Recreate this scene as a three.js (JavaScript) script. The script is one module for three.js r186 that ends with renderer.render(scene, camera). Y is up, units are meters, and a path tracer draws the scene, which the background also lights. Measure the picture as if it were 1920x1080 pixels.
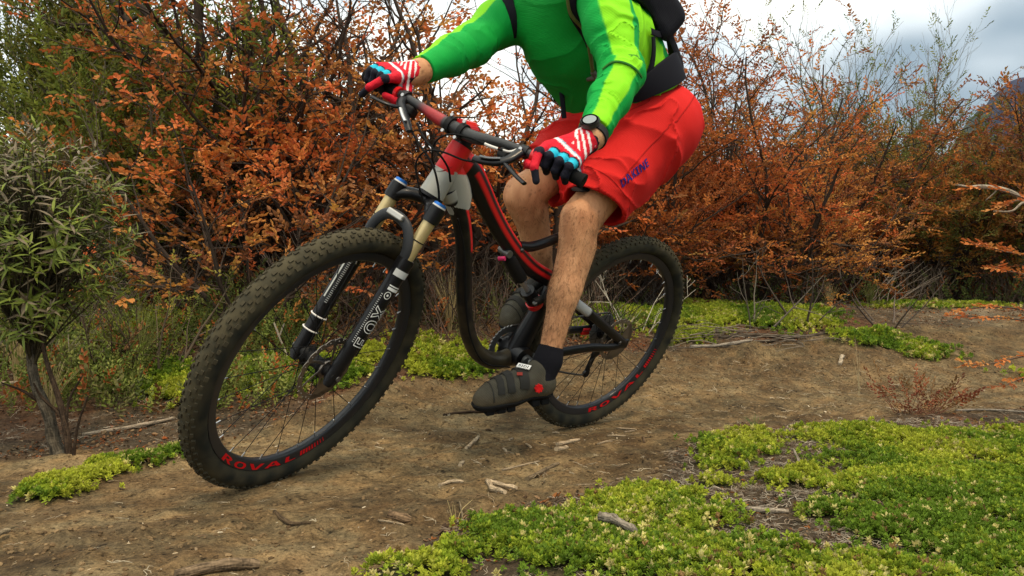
import * as THREE from 'three';
import { mergeGeometries } from 'three/addons/utils/BufferGeometryUtils.js';
import { RoundedBoxGeometry } from 'three/addons/geometries/RoundedBoxGeometry.js';
import { DecalGeometry } from 'three/addons/geometries/DecalGeometry.js';

const scene = new THREE.Scene();
const camera = new THREE.PerspectiveCamera(40.26, 16 / 9, 0.05, 4000);
camera.position.set(0, 0.497, 0);
camera.lookAt(0, 0.497, -10);
const renderer = new THREE.WebGLRenderer({ antialias: true });
renderer.toneMapping = THREE.LinearToneMapping;
renderer.toneMappingExposure = 1.74;
renderer.shadowMap.enabled = true;

// ---------- small maths
const V = (x, y, z) => new THREE.Vector3(x, y, z);
const clamp = (x, a, b) => Math.min(b, Math.max(a, x));
const sstep = (a, b, x) => { const t = clamp((x - a) / (b - a), 0, 1); return t * t * (3 - 2 * t); };
const lerp = (a, b, t) => a + (b - a) * t;
function rngOf(seed) { let s = seed >>> 0; return () => { s = (s + 0x6D2B79F5) >>> 0; let t = s; t = Math.imul(t ^ (t >>> 15), t | 1); t ^= t + Math.imul(t ^ (t >>> 7), t | 61); return ((t ^ (t >>> 14)) >>> 0) / 4294967296; }; }
function hash3(x, y, z) { let h = Math.imul(x, 374761393) + Math.imul(y, 668265263) + Math.imul(z, 2147483647 ^ 0x5bd1e995) | 0; h = Math.imul(h ^ (h >>> 13), 1274126177); return ((h ^ (h >>> 16)) >>> 0) / 4294967296; }
function vnoise(x, y, z = 0) {
  const xi = Math.floor(x), yi = Math.floor(y), zi = Math.floor(z); let u = x - xi, v = y - yi, w = z - zi;
  u = u * u * u * (u * (u * 6 - 15) + 10); v = v * v * v * (v * (v * 6 - 15) + 10); w = w * w * w * (w * (w * 6 - 15) + 10);
  const L = (a, b, t) => a + (b - a) * t, h = hash3;
  return L(L(L(h(xi, yi, zi), h(xi + 1, yi, zi), u), L(h(xi, yi + 1, zi), h(xi + 1, yi + 1, zi), u), v), L(L(h(xi, yi, zi + 1), h(xi + 1, yi, zi + 1), u), L(h(xi, yi + 1, zi + 1), h(xi + 1, yi + 1, zi + 1), u), v), w) * 2 - 1;
}
function fbm(x, y, z, oct) { let a = 0.5, s = 0, f = 1; for (let i = 0; i < oct; i++) { s += a * vnoise(x * f, y * f, z * f + i * 17.3); a *= 0.5; f *= 2.03; } return s; }

// ---------- sky: broken overcast, computed once; sun behind thin cloud
const SUN = V(0.35, 1, 0.42).normalize();
{
  const W = 1024, H = 512, d = new Float32Array(W * H * 4);
  for (let j = 0; j < H; j++) for (let i = 0; i < W; i++) {
    const el = ((j + 0.5) / H - 0.5) * Math.PI, az = ((i + 0.5) / W - 0.5) * 2 * Math.PI;
    const x = Math.cos(el) * Math.cos(az), y = Math.sin(el), z = Math.cos(el) * Math.sin(az);
    const yy = Math.max(y, 0) + 0.22, px = x / yy, pz = z / yy;
    let c = fbm(px * 1.15 + 370.26, pz * 1.15 + 251.58, 0.4, 6) * 1.5 + fbm(px * 0.5 + 629.44, pz * 0.5 + 251.58, 3, 3) * 0.8;   // cloud thickness
    const thick = sstep(-0.35, 0.42, c);                       // dark grey bellies against thin bright cloud
    const gap = sstep(0.15, 0.5, -c);
    let r = lerp(0.80, 0.26, thick), g = lerp(0.86, 0.335, thick), b = lerp(0.90, 0.41, thick);
    r = lerp(r, 1.12, gap); g = lerp(g, 1.13, gap); b = lerp(b, 1.07, gap);
    const s = Math.max(0, x * SUN.x + y * SUN.y + z * SUN.z), glow = 1 + 0.9 * Math.pow(s, 3);
    r *= glow * 0.82; g *= glow * 0.82; b *= glow * 0.795;
    if (y < 0) { const t = sstep(0, -0.25, y); r = lerp(r, 0.10, t); g = lerp(g, 0.085, t); b = lerp(b, 0.05, t); }
    const k = (j * W + i) * 4; d[k] = r; d[k + 1] = g; d[k + 2] = b; d[k + 3] = 1;
  }
  const t = new THREE.DataTexture(d, W, H, THREE.RGBAFormat, THREE.FloatType);
  t.mapping = THREE.EquirectangularReflectionMapping; t.magFilter = THREE.LinearFilter; t.minFilter = THREE.LinearFilter; t.wrapS = THREE.RepeatWrapping; t.needsUpdate = true;
  scene.background = t; scene.environment = t;
}
const sun = new THREE.DirectionalLight(0xffe4bd, 1.5);
sun.position.copy(SUN).multiplyScalar(20).add(V(0, 0, -3)); sun.target.position.set(0, 0, -3);
sun.castShadow = true; sun.shadow.radius = 20; sun.shadow.mapSize.set(2048, 2048);
Object.assign(sun.shadow.camera, { left: -9, right: 9, top: 9, bottom: -9, near: 1, far: 60 });
scene.add(sun, sun.target);

// ---------- bookkeeping
const used = {};
function numbered(n) { used[n] = (used[n] || 0) + 1; return used[n] === 1 ? n : `${n}_${String(used[n] - 1).padStart(3, '0')}`; }
function tag(o, label, category, group, kind) { if (label) o.userData.label = label; if (category) o.userData.category = category; if (group) o.userData.group = group; if (kind) o.userData.kind = kind; return o; }
function thing(name, label, category, pos = V(0, 0, 0), group, kind) { const g = new THREE.Group(); g.name = numbered(name); g.position.copy(pos); scene.add(g); return tag(g, label, category, group, kind); }
function part(name, geo, mat, parent) { const m = new THREE.Mesh(geo, mat); m.name = numbered(name); m.castShadow = m.receiveShadow = true; (parent || scene).add(m); return m; }
function sub(name, parent) { const g = new THREE.Group(); g.name = numbered(name); parent.add(g); return g; }
const phy = (o) => new THREE.MeshPhysicalMaterial({ specularIntensity: o.metalness ? 1 : 0.3, ...o });      // dull, dusty surfaces: little mirror-like sheen
const std = phy;
const rgb = (r, g, b) => new THREE.Color().setRGB(r, g, b);
const srgb = (r, g, b) => new THREE.Color().setRGB(r / 255, g / 255, b / 255, THREE.SRGBColorSpace);

// ---------- mesh builder
class MB {
  constructor() { this.p = []; this.n = []; this.c = []; this.u = []; this.i = []; this.col = [1, 1, 1]; this.hasUV = false; }
  get count() { return this.p.length / 3; }
  v(x, y, z, nx, ny, nz, u = 0, w = 0) { this.p.push(x, y, z); this.n.push(nx, ny, nz); this.c.push(this.col[0], this.col[1], this.col[2]); this.u.push(u, w); return this.p.length / 3 - 1; }
  tube(pts, radii, k = 6, caps = true, flat = null) {           // flat: [sx, sy] squash of the section
    const n = pts.length, T = [], base = this.count; let N = null;
    for (let i = 0; i < n; i++) T.push(pts[Math.min(n - 1, i + 1)].clone().sub(pts[Math.max(0, i - 1)]).normalize());
    let len = 0;
    for (let i = 0; i < n; i++) {
      const t = T[i];
      if (!N) { N = Math.abs(t.y) < 0.9 ? V(0, 1, 0) : V(1, 0, 0); N.addScaledVector(t, -N.dot(t)).normalize(); if (flat && flat[2]) { N.copy(flat[2]); N.addScaledVector(t, -N.dot(t)).normalize(); } }
      else { N = N.clone().addScaledVector(t, -N.dot(t)).normalize(); }
      const B = t.clone().cross(N), r = Array.isArray(radii) ? radii[i] : radii;
      if (i) len += pts[i].distanceTo(pts[i - 1]);
      for (let j = 0; j <= k; j++) {
        const a = j / k * Math.PI * 2, ca = Math.cos(a), sa = Math.sin(a), fx = flat ? flat[0] : 1, fy = flat ? flat[1] : 1;
        const ox = ca * r * fx, oy = sa * r * fy, nx = ca / fx, ny = sa / fy, nl = Math.hypot(nx, ny);
        this.v(pts[i].x + N.x * ox + B.x * oy, pts[i].y + N.y * ox + B.y * oy, pts[i].z + N.z * ox + B.z * oy,
          (N.x * nx + B.x * ny) / nl, (N.y * nx + B.y * ny) / nl, (N.z * nx + B.z * ny) / nl, j / k, len);
      }
    }
    const w = k + 1;
    for (let i = 0; i < n - 1; i++) for (let j = 0; j < k; j++) { const a = base + i * w + j, b = a + 1, c = a + w, d = c + 1; this.i.push(a, b, c, b, d, c); }
    if (caps) for (const e of [0, n - 1]) {
      const t = T[e].clone().multiplyScalar(e ? 1 : -1), c = this.v(pts[e].x, pts[e].y, pts[e].z, t.x, t.y, t.z), r0 = this.count;
      for (let j = 0; j <= k; j++) { const s = (base + e * w + j) * 3; this.v(this.p[s], this.p[s + 1], this.p[s + 2], t.x, t.y, t.z); }
      for (let j = 0; j < k; j++) e ? this.i.push(c, r0 + j, r0 + j + 1) : this.i.push(c, r0 + j + 1, r0 + j);
    }
    return this;
  }
  tri(a, b, c) { const n = b.clone().sub(a).cross(c.clone().sub(a)).normalize(); const i = this.v(a.x, a.y, a.z, n.x, n.y, n.z); this.v(b.x, b.y, b.z, n.x, n.y, n.z); this.v(c.x, c.y, c.z, n.x, n.y, n.z); this.i.push(i, i + 1, i + 2); return this; }
  geo(g, m) {                                                   // add a BufferGeometry
    if (m) { g = g.clone(); g.applyMatrix4(m); }
    const b = this.count, P = g.attributes.position, N = g.attributes.normal, U = g.attributes.uv;
    for (let i = 0; i < P.count; i++) this.v(P.getX(i), P.getY(i), P.getZ(i), N.getX(i), N.getY(i), N.getZ(i), U ? U.getX(i) : 0, U ? U.getY(i) : 0);
    if (g.index) for (let i = 0; i < g.index.count; i++) this.i.push(b + g.index.getX(i)); else for (let i = 0; i < P.count; i++) this.i.push(b + i);
    return this;
  }
  build() {
    const g = new THREE.BufferGeometry();
    g.setAttribute('position', new THREE.Float32BufferAttribute(this.p, 3)); g.setAttribute('normal', new THREE.Float32BufferAttribute(this.n, 3));
    g.setAttribute('color', new THREE.Float32BufferAttribute(this.c, 3)); g.setAttribute('uv', new THREE.Float32BufferAttribute(this.u, 2));
    g.setIndex(this.i); return g;
  }
}
const basis = (o, x, y, z, s = 1) => new THREE.Matrix4().makeBasis(x.clone().multiplyScalar(s), y.clone().multiplyScalar(s), z.clone().multiplyScalar(s)).setPosition(o);
function frameFrom(dir, roll = 0) { const y = dir.clone().normalize(), a = Math.abs(y.y) < 0.95 ? V(0, 1, 0) : V(1, 0, 0), x = a.cross(y).normalize(), z = x.clone().cross(y); const c = Math.cos(roll), s = Math.sin(roll); return [x.clone().multiplyScalar(c).addScaledVector(z, s), y, z.clone().multiplyScalar(c).addScaledVector(x, -s)]; }
function canvasTex(w, h, draw, colour = true) { const c = document.createElement('canvas'); c.width = w; c.height = h; draw(c.getContext('2d'), w, h); const t = new THREE.CanvasTexture(c); if (colour) t.colorSpace = THREE.SRGBColorSpace; t.anisotropy = 8; return t; }
function dataTex(n, f, colour) { const d = new Uint8Array(n * n * 4); for (let j = 0; j < n; j++) for (let i = 0; i < n; i++) { const q = f(i / n, j / n), k = (j * n + i) * 4; d[k] = clamp(q[0] * 255, 0, 255); d[k + 1] = clamp(q[1] * 255, 0, 255); d[k + 2] = clamp(q[2] * 255, 0, 255); d[k + 3] = 255; } const t = new THREE.DataTexture(d, n, n); t.wrapS = t.wrapT = THREE.RepeatWrapping; t.magFilter = THREE.LinearFilter; t.minFilter = THREE.LinearFilter; if (colour) t.colorSpace = THREE.SRGBColorSpace; t.needsUpdate = true; return t; }
const cm = (pts, n) => new THREE.CatmullRomCurve3(pts).getPoints(n);
scene.fog = new THREE.FogExp2(0x8fa0b4, 0.00009);

// =====================================================================  terrain
function pl(tab, x) { if (x <= tab[0][0]) return tab[0][1]; for (let i = 1; i < tab.length; i++) if (x <= tab[i][0]) { const a = tab[i - 1], b = tab[i], t = (x - a[0]) / (b[0] - a[0]); return lerp(a[1], b[1], t * t * (3 - 2 * t)); } return tab[tab.length - 1][1]; }
const D0 = [[-6, 2.2], [-2, 2.3], [-1, 2.45], [0.3, 3.05], [1.2, 3.25], [3, 3.6], [7, 4.6]];           // where the bank behind the trail starts
const TW = [[-1.6, -0.15], [-0.95, 0.12], [-0.55, 0.7], [0.2, 0.85], [1.2, 0.95], [2.2, 1.2], [6, 2.2]];       // how far the bare soil runs up the bank
const DN = [[-1.6, 0.2], [-0.55, 0.9], [-0.28, 1.33], [-0.1, 1.70], [0.06, 1.86], [0.38, 2.02], [0.5, 2.4], [0.85, 2.76], [1.2, 2.86], [1.6, 3.05], [3, 3.7], [7, 5]];   // near edge of the soil
function Hbase(x, z) {
  const d = -z, t = d - pl(D0, x);
  let h = 0.36 * sstep(0, 1.9, t) + 0.10 * sstep(1.5, 5, t) + 0.02 * clamp(t - 4, 0, 30);
  h += 0.02 * fbm(x * 0.9, z * 0.9, 1, 2) * sstep(0.3, 1.2, Math.abs(t) + 0.25);
  return h;
}
// soil mask: 1 on the trail, 0 off it
function soilAt(x, z) {
  const d = -z, t = d - pl(D0, x), w = 0.07 * fbm(x * 4, z * 4, 5, 3);
  return sstep(-0.07, 0.07, pl(TW, x) - t + w * 1.6) * sstep(-0.05, 0.08, d - pl(DN, x) + w);
}
// green cushions: centre x, depth, half-length, half-width, turn
const MOSS = [
  [0.20, 1.62, 0.27, 0.20, 0.25], [0.02, 1.58, 0.13, 0.14, 0.5], [0.32, 1.80, 0.16, 0.13, 0.3], [0.30, 1.42, 0.32, 0.16, 0], [-0.17, 1.37, 0.08, 0.07, 0.4], [-0.10, 1.47, 0.06, 0.06, 0], [0.60, 1.30, 0.26, 0.13, 0],
  [0.68, 2.42, 0.13, 0.15, 0.4], [0.78, 2.62, 0.10, 0.09, 0.3], [0.60, 2.2, 0.10, 0.08, 0.5], [0.74, 2.02, 0.13, 0.07, 0.2], [0.52, 1.98, 0.07, 0.05, 0],
  [1.16, 2.58, 0.24, 0.20, 0.1], [1.45, 2.40, 0.30, 0.26, -0.1], [1.10, 2.25, 0.28, 0.16, 0.1], [0.95, 1.92, 0.26, 0.18, 0.3], [1.28, 1.92, 0.34, 0.26, 0], [0.86, 1.62, 0.17, 0.15, 0.2], [1.02, 1.45, 0.28, 0.15, 0], [1.7, 2.2, 0.3, 0.5, 0], [1.5, 1.6, 0.5, 0.3, 0], [0.70, 1.74, 0.07, 0.05, 0],
  [-1.09, 1.88, 0.10, 0.075, 0.6], [-1.08, 2.05, 0.14, 0.075, 0.9], [-1.04, 2.2, 0.12, 0.06, 0.8], [-1.0, 2.32, 0.07, 0.05, 0.6],
  [-1.30, 3.15, 0.20, 0.22, 0.3], [-1.0, 3.25, 0.26, 0.20, 0], [-0.75, 3.3, 0.16, 0.16, 0], [-0.36, 3.65, 0.22, 0.26, 0.2], [-0.15, 3.72, 0.16, 0.22, 0], [-1.75, 3.7, 0.3, 0.25, 0], [-0.62, 3.55, 0.10, 0.1, 0.0],
  [0.55, 4.75, 0.55, 0.42, 0.1], [1.15, 4.85, 0.42, 0.36, 0], [1.6, 4.75, 0.40, 0.26, 0], [0.95, 4.35, 0.20, 0.10, 0.2], [2.0, 4.35, 0.30, 0.13, 0.1], [2.25, 4.3, 0.26, 0.16, 0.0], [1.75, 4.9, 0.35, 0.25, 0], [0.45, 4.25, 0.2, 0.14, 0], [3.0, 5.6, 0.5, 0.25, 0.15], [2.75, 3.95, 0.3, 0.1, 0], [1.2, 5.6, 0.5, 0.3, 0],
];
function mossAt(x, z, raw) {
  let m = -1; const d = -z;
  for (const [cx, cd, a, b, r] of MOSS) { let dx = x - cx, dd = d - cd; if (Math.abs(dx) > 0.9 || Math.abs(dd) > 0.9) continue; const c = Math.cos(r), s = Math.sin(r), u = (dx * c + dd * s) / a, v = (dd * c - dx * s) / b; m = Math.max(m, 1 - Math.hypot(u, v)); }
  if (m < -0.6) return raw ? -1 : 0;
  const q = m + 0.46 * fbm(x * 7, z * 7, 2, 3) + 0.50 * fbm(x * 21, z * 21, 6, 2) + 0.05;
  return raw ? q : sstep(0, 0.5, q);
}
function H(x, z) {
  const d = -z; let h = Hbase(x, z);
  if (d < 0.4 || d > 9 || Math.abs(x) > 6) return h;
  const s = soilAt(x, z), t = d - pl(D0, x), far = sstep(9, 6, d);
  const al = x * 0.83 + z * -0.55, ac = x * 0.55 + z * 0.83;               // along and across the trail
  h += far * (0.014 * fbm(x * 2.6, z * 2.6, 9, 3) + 0.010 * fbm(x * 12, z * 12, 3, 4) + s * 0.010 * fbm(al * 2.2, ac * 12, 4, 3));
  h += far * s * 0.030 * sstep(0.25, 0.85, t) * Math.max(0, fbm(x * 9, z * 9, 8, 3) * 2.2);          // broken clods on the bank
  h += far * 0.016 * Math.pow(Math.max(0, fbm(x * 17 + 5, z * 17, 6, 2)), 1) * (0.5 + s);
  h += 0.008 * mossAt(x, z);
  // keep the trail flat and dry under the two tyres
  const f1 = Math.hypot(x + 0.645, z + 2.03), f2 = Math.hypot(x - 0.232, z + 2.847), w = Math.max(sstep(0.35, 0.10, f1), sstep(0.35, 0.10, f2));
  return lerp(h, -0.004, w);
}
// soil colour and grain, tiling every 0.9 m
function tnoise(u, v, f, s) { const x = u * f, y = v * f, xi = Math.floor(x), yi = Math.floor(y), m = (a) => ((a % f) + f) % f; let a = x - xi, b = y - yi; a = a * a * (3 - 2 * a); b = b * b * (3 - 2 * b); return lerp(lerp(hash3(m(xi), m(yi), s), hash3(m(xi + 1), m(yi), s), a), lerp(hash3(m(xi), m(yi + 1), s), hash3(m(xi + 1), m(yi + 1), s), a), b) * 2 - 1; }
const soilMap = dataTex(1024, (u, v) => {
  const n = 0.30 * tnoise(u, v, 14, 1) + 0.30 * tnoise(u, v, 45, 2) + 0.34 * tnoise(u, v, 130, 3) + 0.34 * tnoise(u, v, 330, 4), g = hash3(Math.floor(u * 1024), Math.floor(v * 1024), 7);
  let k = 0.74 + 0.30 * n + (g - 0.5) * 0.20; if (g > 0.994) k += 0.28; const pit = tnoise(u, v, 95, 9); if (pit > 0.62) k -= (pit - 0.62) * 1.1;
  const w = tnoise(u, v, 20, 5) * 0.04;
  return [k * (1 + w), k, k * (1 - w)];
}, true);
const soilBump = dataTex(1024, (u, v) => { const pit = tnoise(u, v, 95, 9), k = 0.5 + 0.12 * tnoise(u, v, 30, 1) + 0.14 * tnoise(u, v, 70, 2) + 0.16 * tnoise(u, v, 160, 3) + 0.10 * tnoise(u, v, 340, 4) - Math.max(0, pit - 0.6) * 0.6; return [k, k, k]; }, false);
const groundMat = std({ map: soilMap, bumpMap: soilBump, bumpScale: 0.0065, vertexColors: true, roughness: 0.96 });
{
  const line = (a, b, step, lo, hi) => { const out = []; for (let x = a; x <= b + 1e-6; x += step) out.push(x); let s = step, x = a; const L = []; while (x > lo) { s *= 1.14; x -= s; L.unshift(Math.max(lo, x)); } s = step; x = b; const R = []; while (x < hi) { s *= 1.14; x += s; R.push(Math.min(hi, x)); } return [...L, ...out, ...R]; };
  const xs = line(-1.55, 2.1, 0.0115, -900, 900), zs = line(-5.2, -1.2, 0.0125, -900, 60);
  const nx = xs.length, nz = zs.length, P = new Float32Array(nx * nz * 3), C = new Float32Array(nx * nz * 3), UV = new Float32Array(nx * nz * 2), S = new Float32Array(nx * nz);
  for (let j = 0; j < nz; j++) for (let i = 0; i < nx; i++) {
    const k = j * nx + i, x = xs[i], z = zs[j], d = -z;
    P[k * 3] = x; P[k * 3 + 1] = H(x, z); P[k * 3 + 2] = z; UV[k * 2] = (x * 0.94 + z * 0.34) / 0.9; UV[k * 2 + 1] = (z * 0.94 - x * 0.34) / 0.9;
    const near = d > -1 && d < 12 && Math.abs(x) < 9, s = near ? soilAt(x, z) : 0, t = d - pl(D0, x), m = near ? mossAt(x, z) : 0; S[k] = s;
    const n1 = fbm(x * 2.2, z * 2.2, 11, 3), n2 = fbm(x * 13, z * 13, 12, 3), al = x * 0.83 - z * 0.55, ac = x * 0.55 + z * 0.83, n3 = fbm(al * 1.6, ac * 10, 13, 3);
    let r = 0.190, g = 0.130, b = 0.062; const q = 1 + 0.34 * n1 + 0.36 * n2 + 0.32 * n3; r *= q; g *= q; b *= q;                // trail soil
    const damp = Math.max(sstep(0.25, 0.9, t) * sstep(0.05, 0.4, n1 + n2 * 0.8 + 0.25), 0.75 * sstep(0.14, 0.38, fbm(al * 2.6, ac * 6, 23, 3)), 0.8 * sstep(0.16, 0.36, fbm(x * 5 + 3, z * 5, 27, 3))); r *= 1 - 0.42 * damp; g *= 1 - 0.45 * damp; b *= 1 - 0.45 * damp;
    const sandy = sstep(1.3, 2.6, x) * sstep(1.0, 2.0, t) * sstep(-0.2, 0.35, n1 + 0.25) * sstep(9, 6, d); r = lerp(r, 0.36, sandy); g = lerp(g, 0.29, sandy); b = lerp(b, 0.19, sandy);
    const l = (1 - s) * (1 - sandy * 0.8), lq = 1 + 0.5 * n2; r = lerp(r, 0.088 * lq, l); g = lerp(g, 0.062 * lq, l); b = lerp(b, 0.036 * lq, l);     // leaf litter and humus
    const red = l * sstep(0.0, 0.5, fbm(x * 3, z * 3, 21, 3) + 0.1) * sstep(2, 3, d) * 0.7; r = lerp(r, 0.13, red); g = lerp(g, 0.055, red); b = lerp(b, 0.025, red);
    r = lerp(r, 0.045, m * 0.8); g = lerp(g, 0.048, m * 0.8); b = lerp(b, 0.014, m * 0.8);
    C[k * 3] = r / 0.74; C[k * 3 + 1] = g / 0.74; C[k * 3 + 2] = b / 0.74;
  }
  const tri = [[], []];
  for (let j = 0; j < nz - 1; j++) for (let i = 0; i < nx - 1; i++) { const a = j * nx + i, b = a + 1, c = a + nx, d = c + 1, w = S[a] + S[b] + S[c] + S[d] > 2 ? 1 : 0; tri[w].push(a, c, b, b, c, d); }
  const attr = { position: new THREE.BufferAttribute(P, 3), color: new THREE.BufferAttribute(C, 3), uv: new THREE.BufferAttribute(UV, 2) };
  const full = new THREE.BufferGeometry(); full.setAttribute('position', attr.position); full.setIndex([...tri[0].slice(0, 0)]);
  const idx = new Uint32Array(tri[0].length + tri[1].length); idx.set(tri[0]); idx.set(tri[1], tri[0].length); full.setIndex(new THREE.BufferAttribute(idx, 1)); full.computeVertexNormals(); attr.normal = full.attributes.normal;
  ['ground', 'dirt_trail'].forEach((n, w) => {
    const map = new Int32Array(nx * nz).fill(-1), I = []; const A = { position: [], normal: [], color: [], uv: [] }; let c = 0;
    for (const v of tri[w]) { if (map[v] < 0) { map[v] = c++; for (const q in A) { const a = attr[q]; for (let e = 0; e < a.itemSize; e++) A[q].push(a.array[v * a.itemSize + e]); } } I.push(map[v]); }
    const g = new THREE.BufferGeometry(); for (const q in A) g.setAttribute(q, new THREE.Float32BufferAttribute(A[q], attr[q].itemSize)); g.setIndex(I);
    tag(part(n, g, groundMat), w ? 'bare brown dirt trail curving under the bicycle' : 'dark ground of leaf litter beside the trail', null, null, 'structure');
  });
}
// mountain beyond the shrubs on the right
{
  const nx = 150, nz = 90, P = [], C = [], I = [];
  for (let j = 0; j <= nz; j++) for (let i = 0; i <= nx; i++) {
    const x = lerp(150, 1900, i / nx), z = lerp(-420, -1700, j / nz);
    const ridge = Math.exp(-Math.pow((z + 760) / 330, 2)), prof = pl([[320, -10], [415, 95], [445, 168], [520, 226], [700, 420], [1200, 600], [1900, 500]], x - 22 + (z + 760) * 0.1);
    const y = prof * ridge + (fbm(x * 0.015, z * 0.015, 3, 5) * 26 + Math.abs(fbm(x * 0.05, z * 0.05, 5, 4)) * 16) * sstep(300, 420, x) - 15 * (1 - ridge);
    P.push(x, y, z);
    const n = fbm(x * 0.02, z * 0.02, 8, 4), veg = sstep(-0.1, 0.35, n + (120 - y) * 0.004);
    C.push(lerp(0.026, 0.040, veg), lerp(0.026, 0.055, veg), lerp(0.052, 0.018, veg));
  }
  for (let j = 0; j < nz; j++) for (let i = 0; i < nx; i++) { const a = j * (nx + 1) + i, b = a + 1, c = a + nx + 1, d = c + 1; I.push(a, b, c, b, d, c); }
  const g = new THREE.BufferGeometry(); g.setAttribute('position', new THREE.Float32BufferAttribute(P, 3)); g.setAttribute('color', new THREE.Float32BufferAttribute(C, 3)); g.setIndex(I); g.computeVertexNormals();
  tag(part('mountain', g, std({ vertexColors: true, roughness: 1 })), 'dark rocky mountain slope rising behind the shrubs at right', null, null, 'structure');
}

// =====================================================================  shrubs
const bark = (h) => std({ color: h, roughness: 0.9, vertexColors: true });
const leafMat = phy({ color: 0xffffff, roughness: 0.75, transmission: 0.35, thickness: 0, side: THREE.DoubleSide });
// one leaf into a builder: base, direction, upward side, length, width
function leaf(mb, o, dir, up, L, W, fold = 0.25, curl = 0) {
  const s = dir.clone().cross(up).normalize(), u = s.clone().cross(dir).normalize();
  const at = (t, w, h) => o.clone().addScaledVector(dir, L * t).addScaledVector(s, W * w).addScaledVector(u, L * h);
  const b = at(0, 0, 0), m1 = at(0.38, 0, -fold * 0.2), tip = at(1, 0, curl), l1 = at(0.3, 0.46, fold * 0.2), l2 = at(0.68, 0.36, fold * 0.2 + curl * 0.5), r1 = at(0.3, -0.46, fold * 0.2), r2 = at(0.68, -0.36, fold * 0.2 + curl * 0.5);
  mb.tri(b, m1, l1); mb.tri(l1, m1, l2); mb.tri(m1, tip, l2); mb.tri(b, r1, m1); mb.tri(r1, r2, m1); mb.tri(m1, r2, tip);
}
// sprigs: a short twig with alternate leaves lying in one plane (grows along +y, faces +z)
function makeSprig(seed, n, L, W, len) {
  const r = rngOf(seed), mb = new MB();
  for (let i = 0; i < n; i++) {
    const t = (i + 0.5) / n, side = i % 2 ? 1 : -1, k = 0.75 + r() * 0.5, a = lerp(1.15, 0.25, t) + (r() - 0.5) * 0.5;
    const dir = V(Math.sin(a) * side, Math.cos(a), (r() - 0.5) * 0.7).normalize();
    leaf(mb, V(0, len * t, (r() - 0.5) * 0.01), dir, V((r() - 0.5) * 0.8, (r() - 0.5) * 0.4, 1).normalize(), L * k, W * k, 0.6, (r() - 0.5) * 0.3);
  }
  return mb.build();
}
const SPR = { broad: [1, 2, 3].map((s) => makeSprig(s, 7, 0.026, 0.0165, 0.085)), fine: [4, 5, 6].map((s) => makeSprig(s, 9, 0.022, 0.012, 0.10)), willow: [7, 8].map((s) => makeSprig(s, 9, 0.028, 0.007, 0.11)) };
const PAL = {
  orange: [[0.64, 0.220, 0.050], [0.62, 0.170, 0.046], [0.50, 0.205, 0.050], [0.32, 0.125, 0.044], [0.66, 0.32, 0.075]],
  rust: [[0.46, 0.145, 0.038], [0.36, 0.110, 0.034], [0.52, 0.180, 0.038], [0.25, 0.088, 0.032], [0.30, 0.16, 0.038]],
  ochre: [[0.36, 0.145, 0.03], [0.26, 0.135, 0.03], [0.17, 0.15, 0.032], [0.38, 0.18, 0.036], [0.14, 0.145, 0.03]],
  green: [[0.16, 0.19, 0.026], [0.23, 0.25, 0.035], [0.11, 0.14, 0.02], [0.27, 0.25, 0.042]],
  dark: [[0.045, 0.060, 0.014], [0.07, 0.075, 0.016], [0.10, 0.055, 0.018], [0.06, 0.045, 0.016]],
};
function instances(name, geo, mat, list, parent, label, category) {
  const m = new THREE.InstancedMesh(geo, mat, list.length); m.name = numbered(name); m.castShadow = m.receiveShadow = true;
  list.forEach((e, i) => { m.setMatrixAt(i, e.m); if (e.c) m.setColorAt(i, e.c); });
  (parent || scene).add(m); return tag(m, label, category, null, 'stuff');
}
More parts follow.
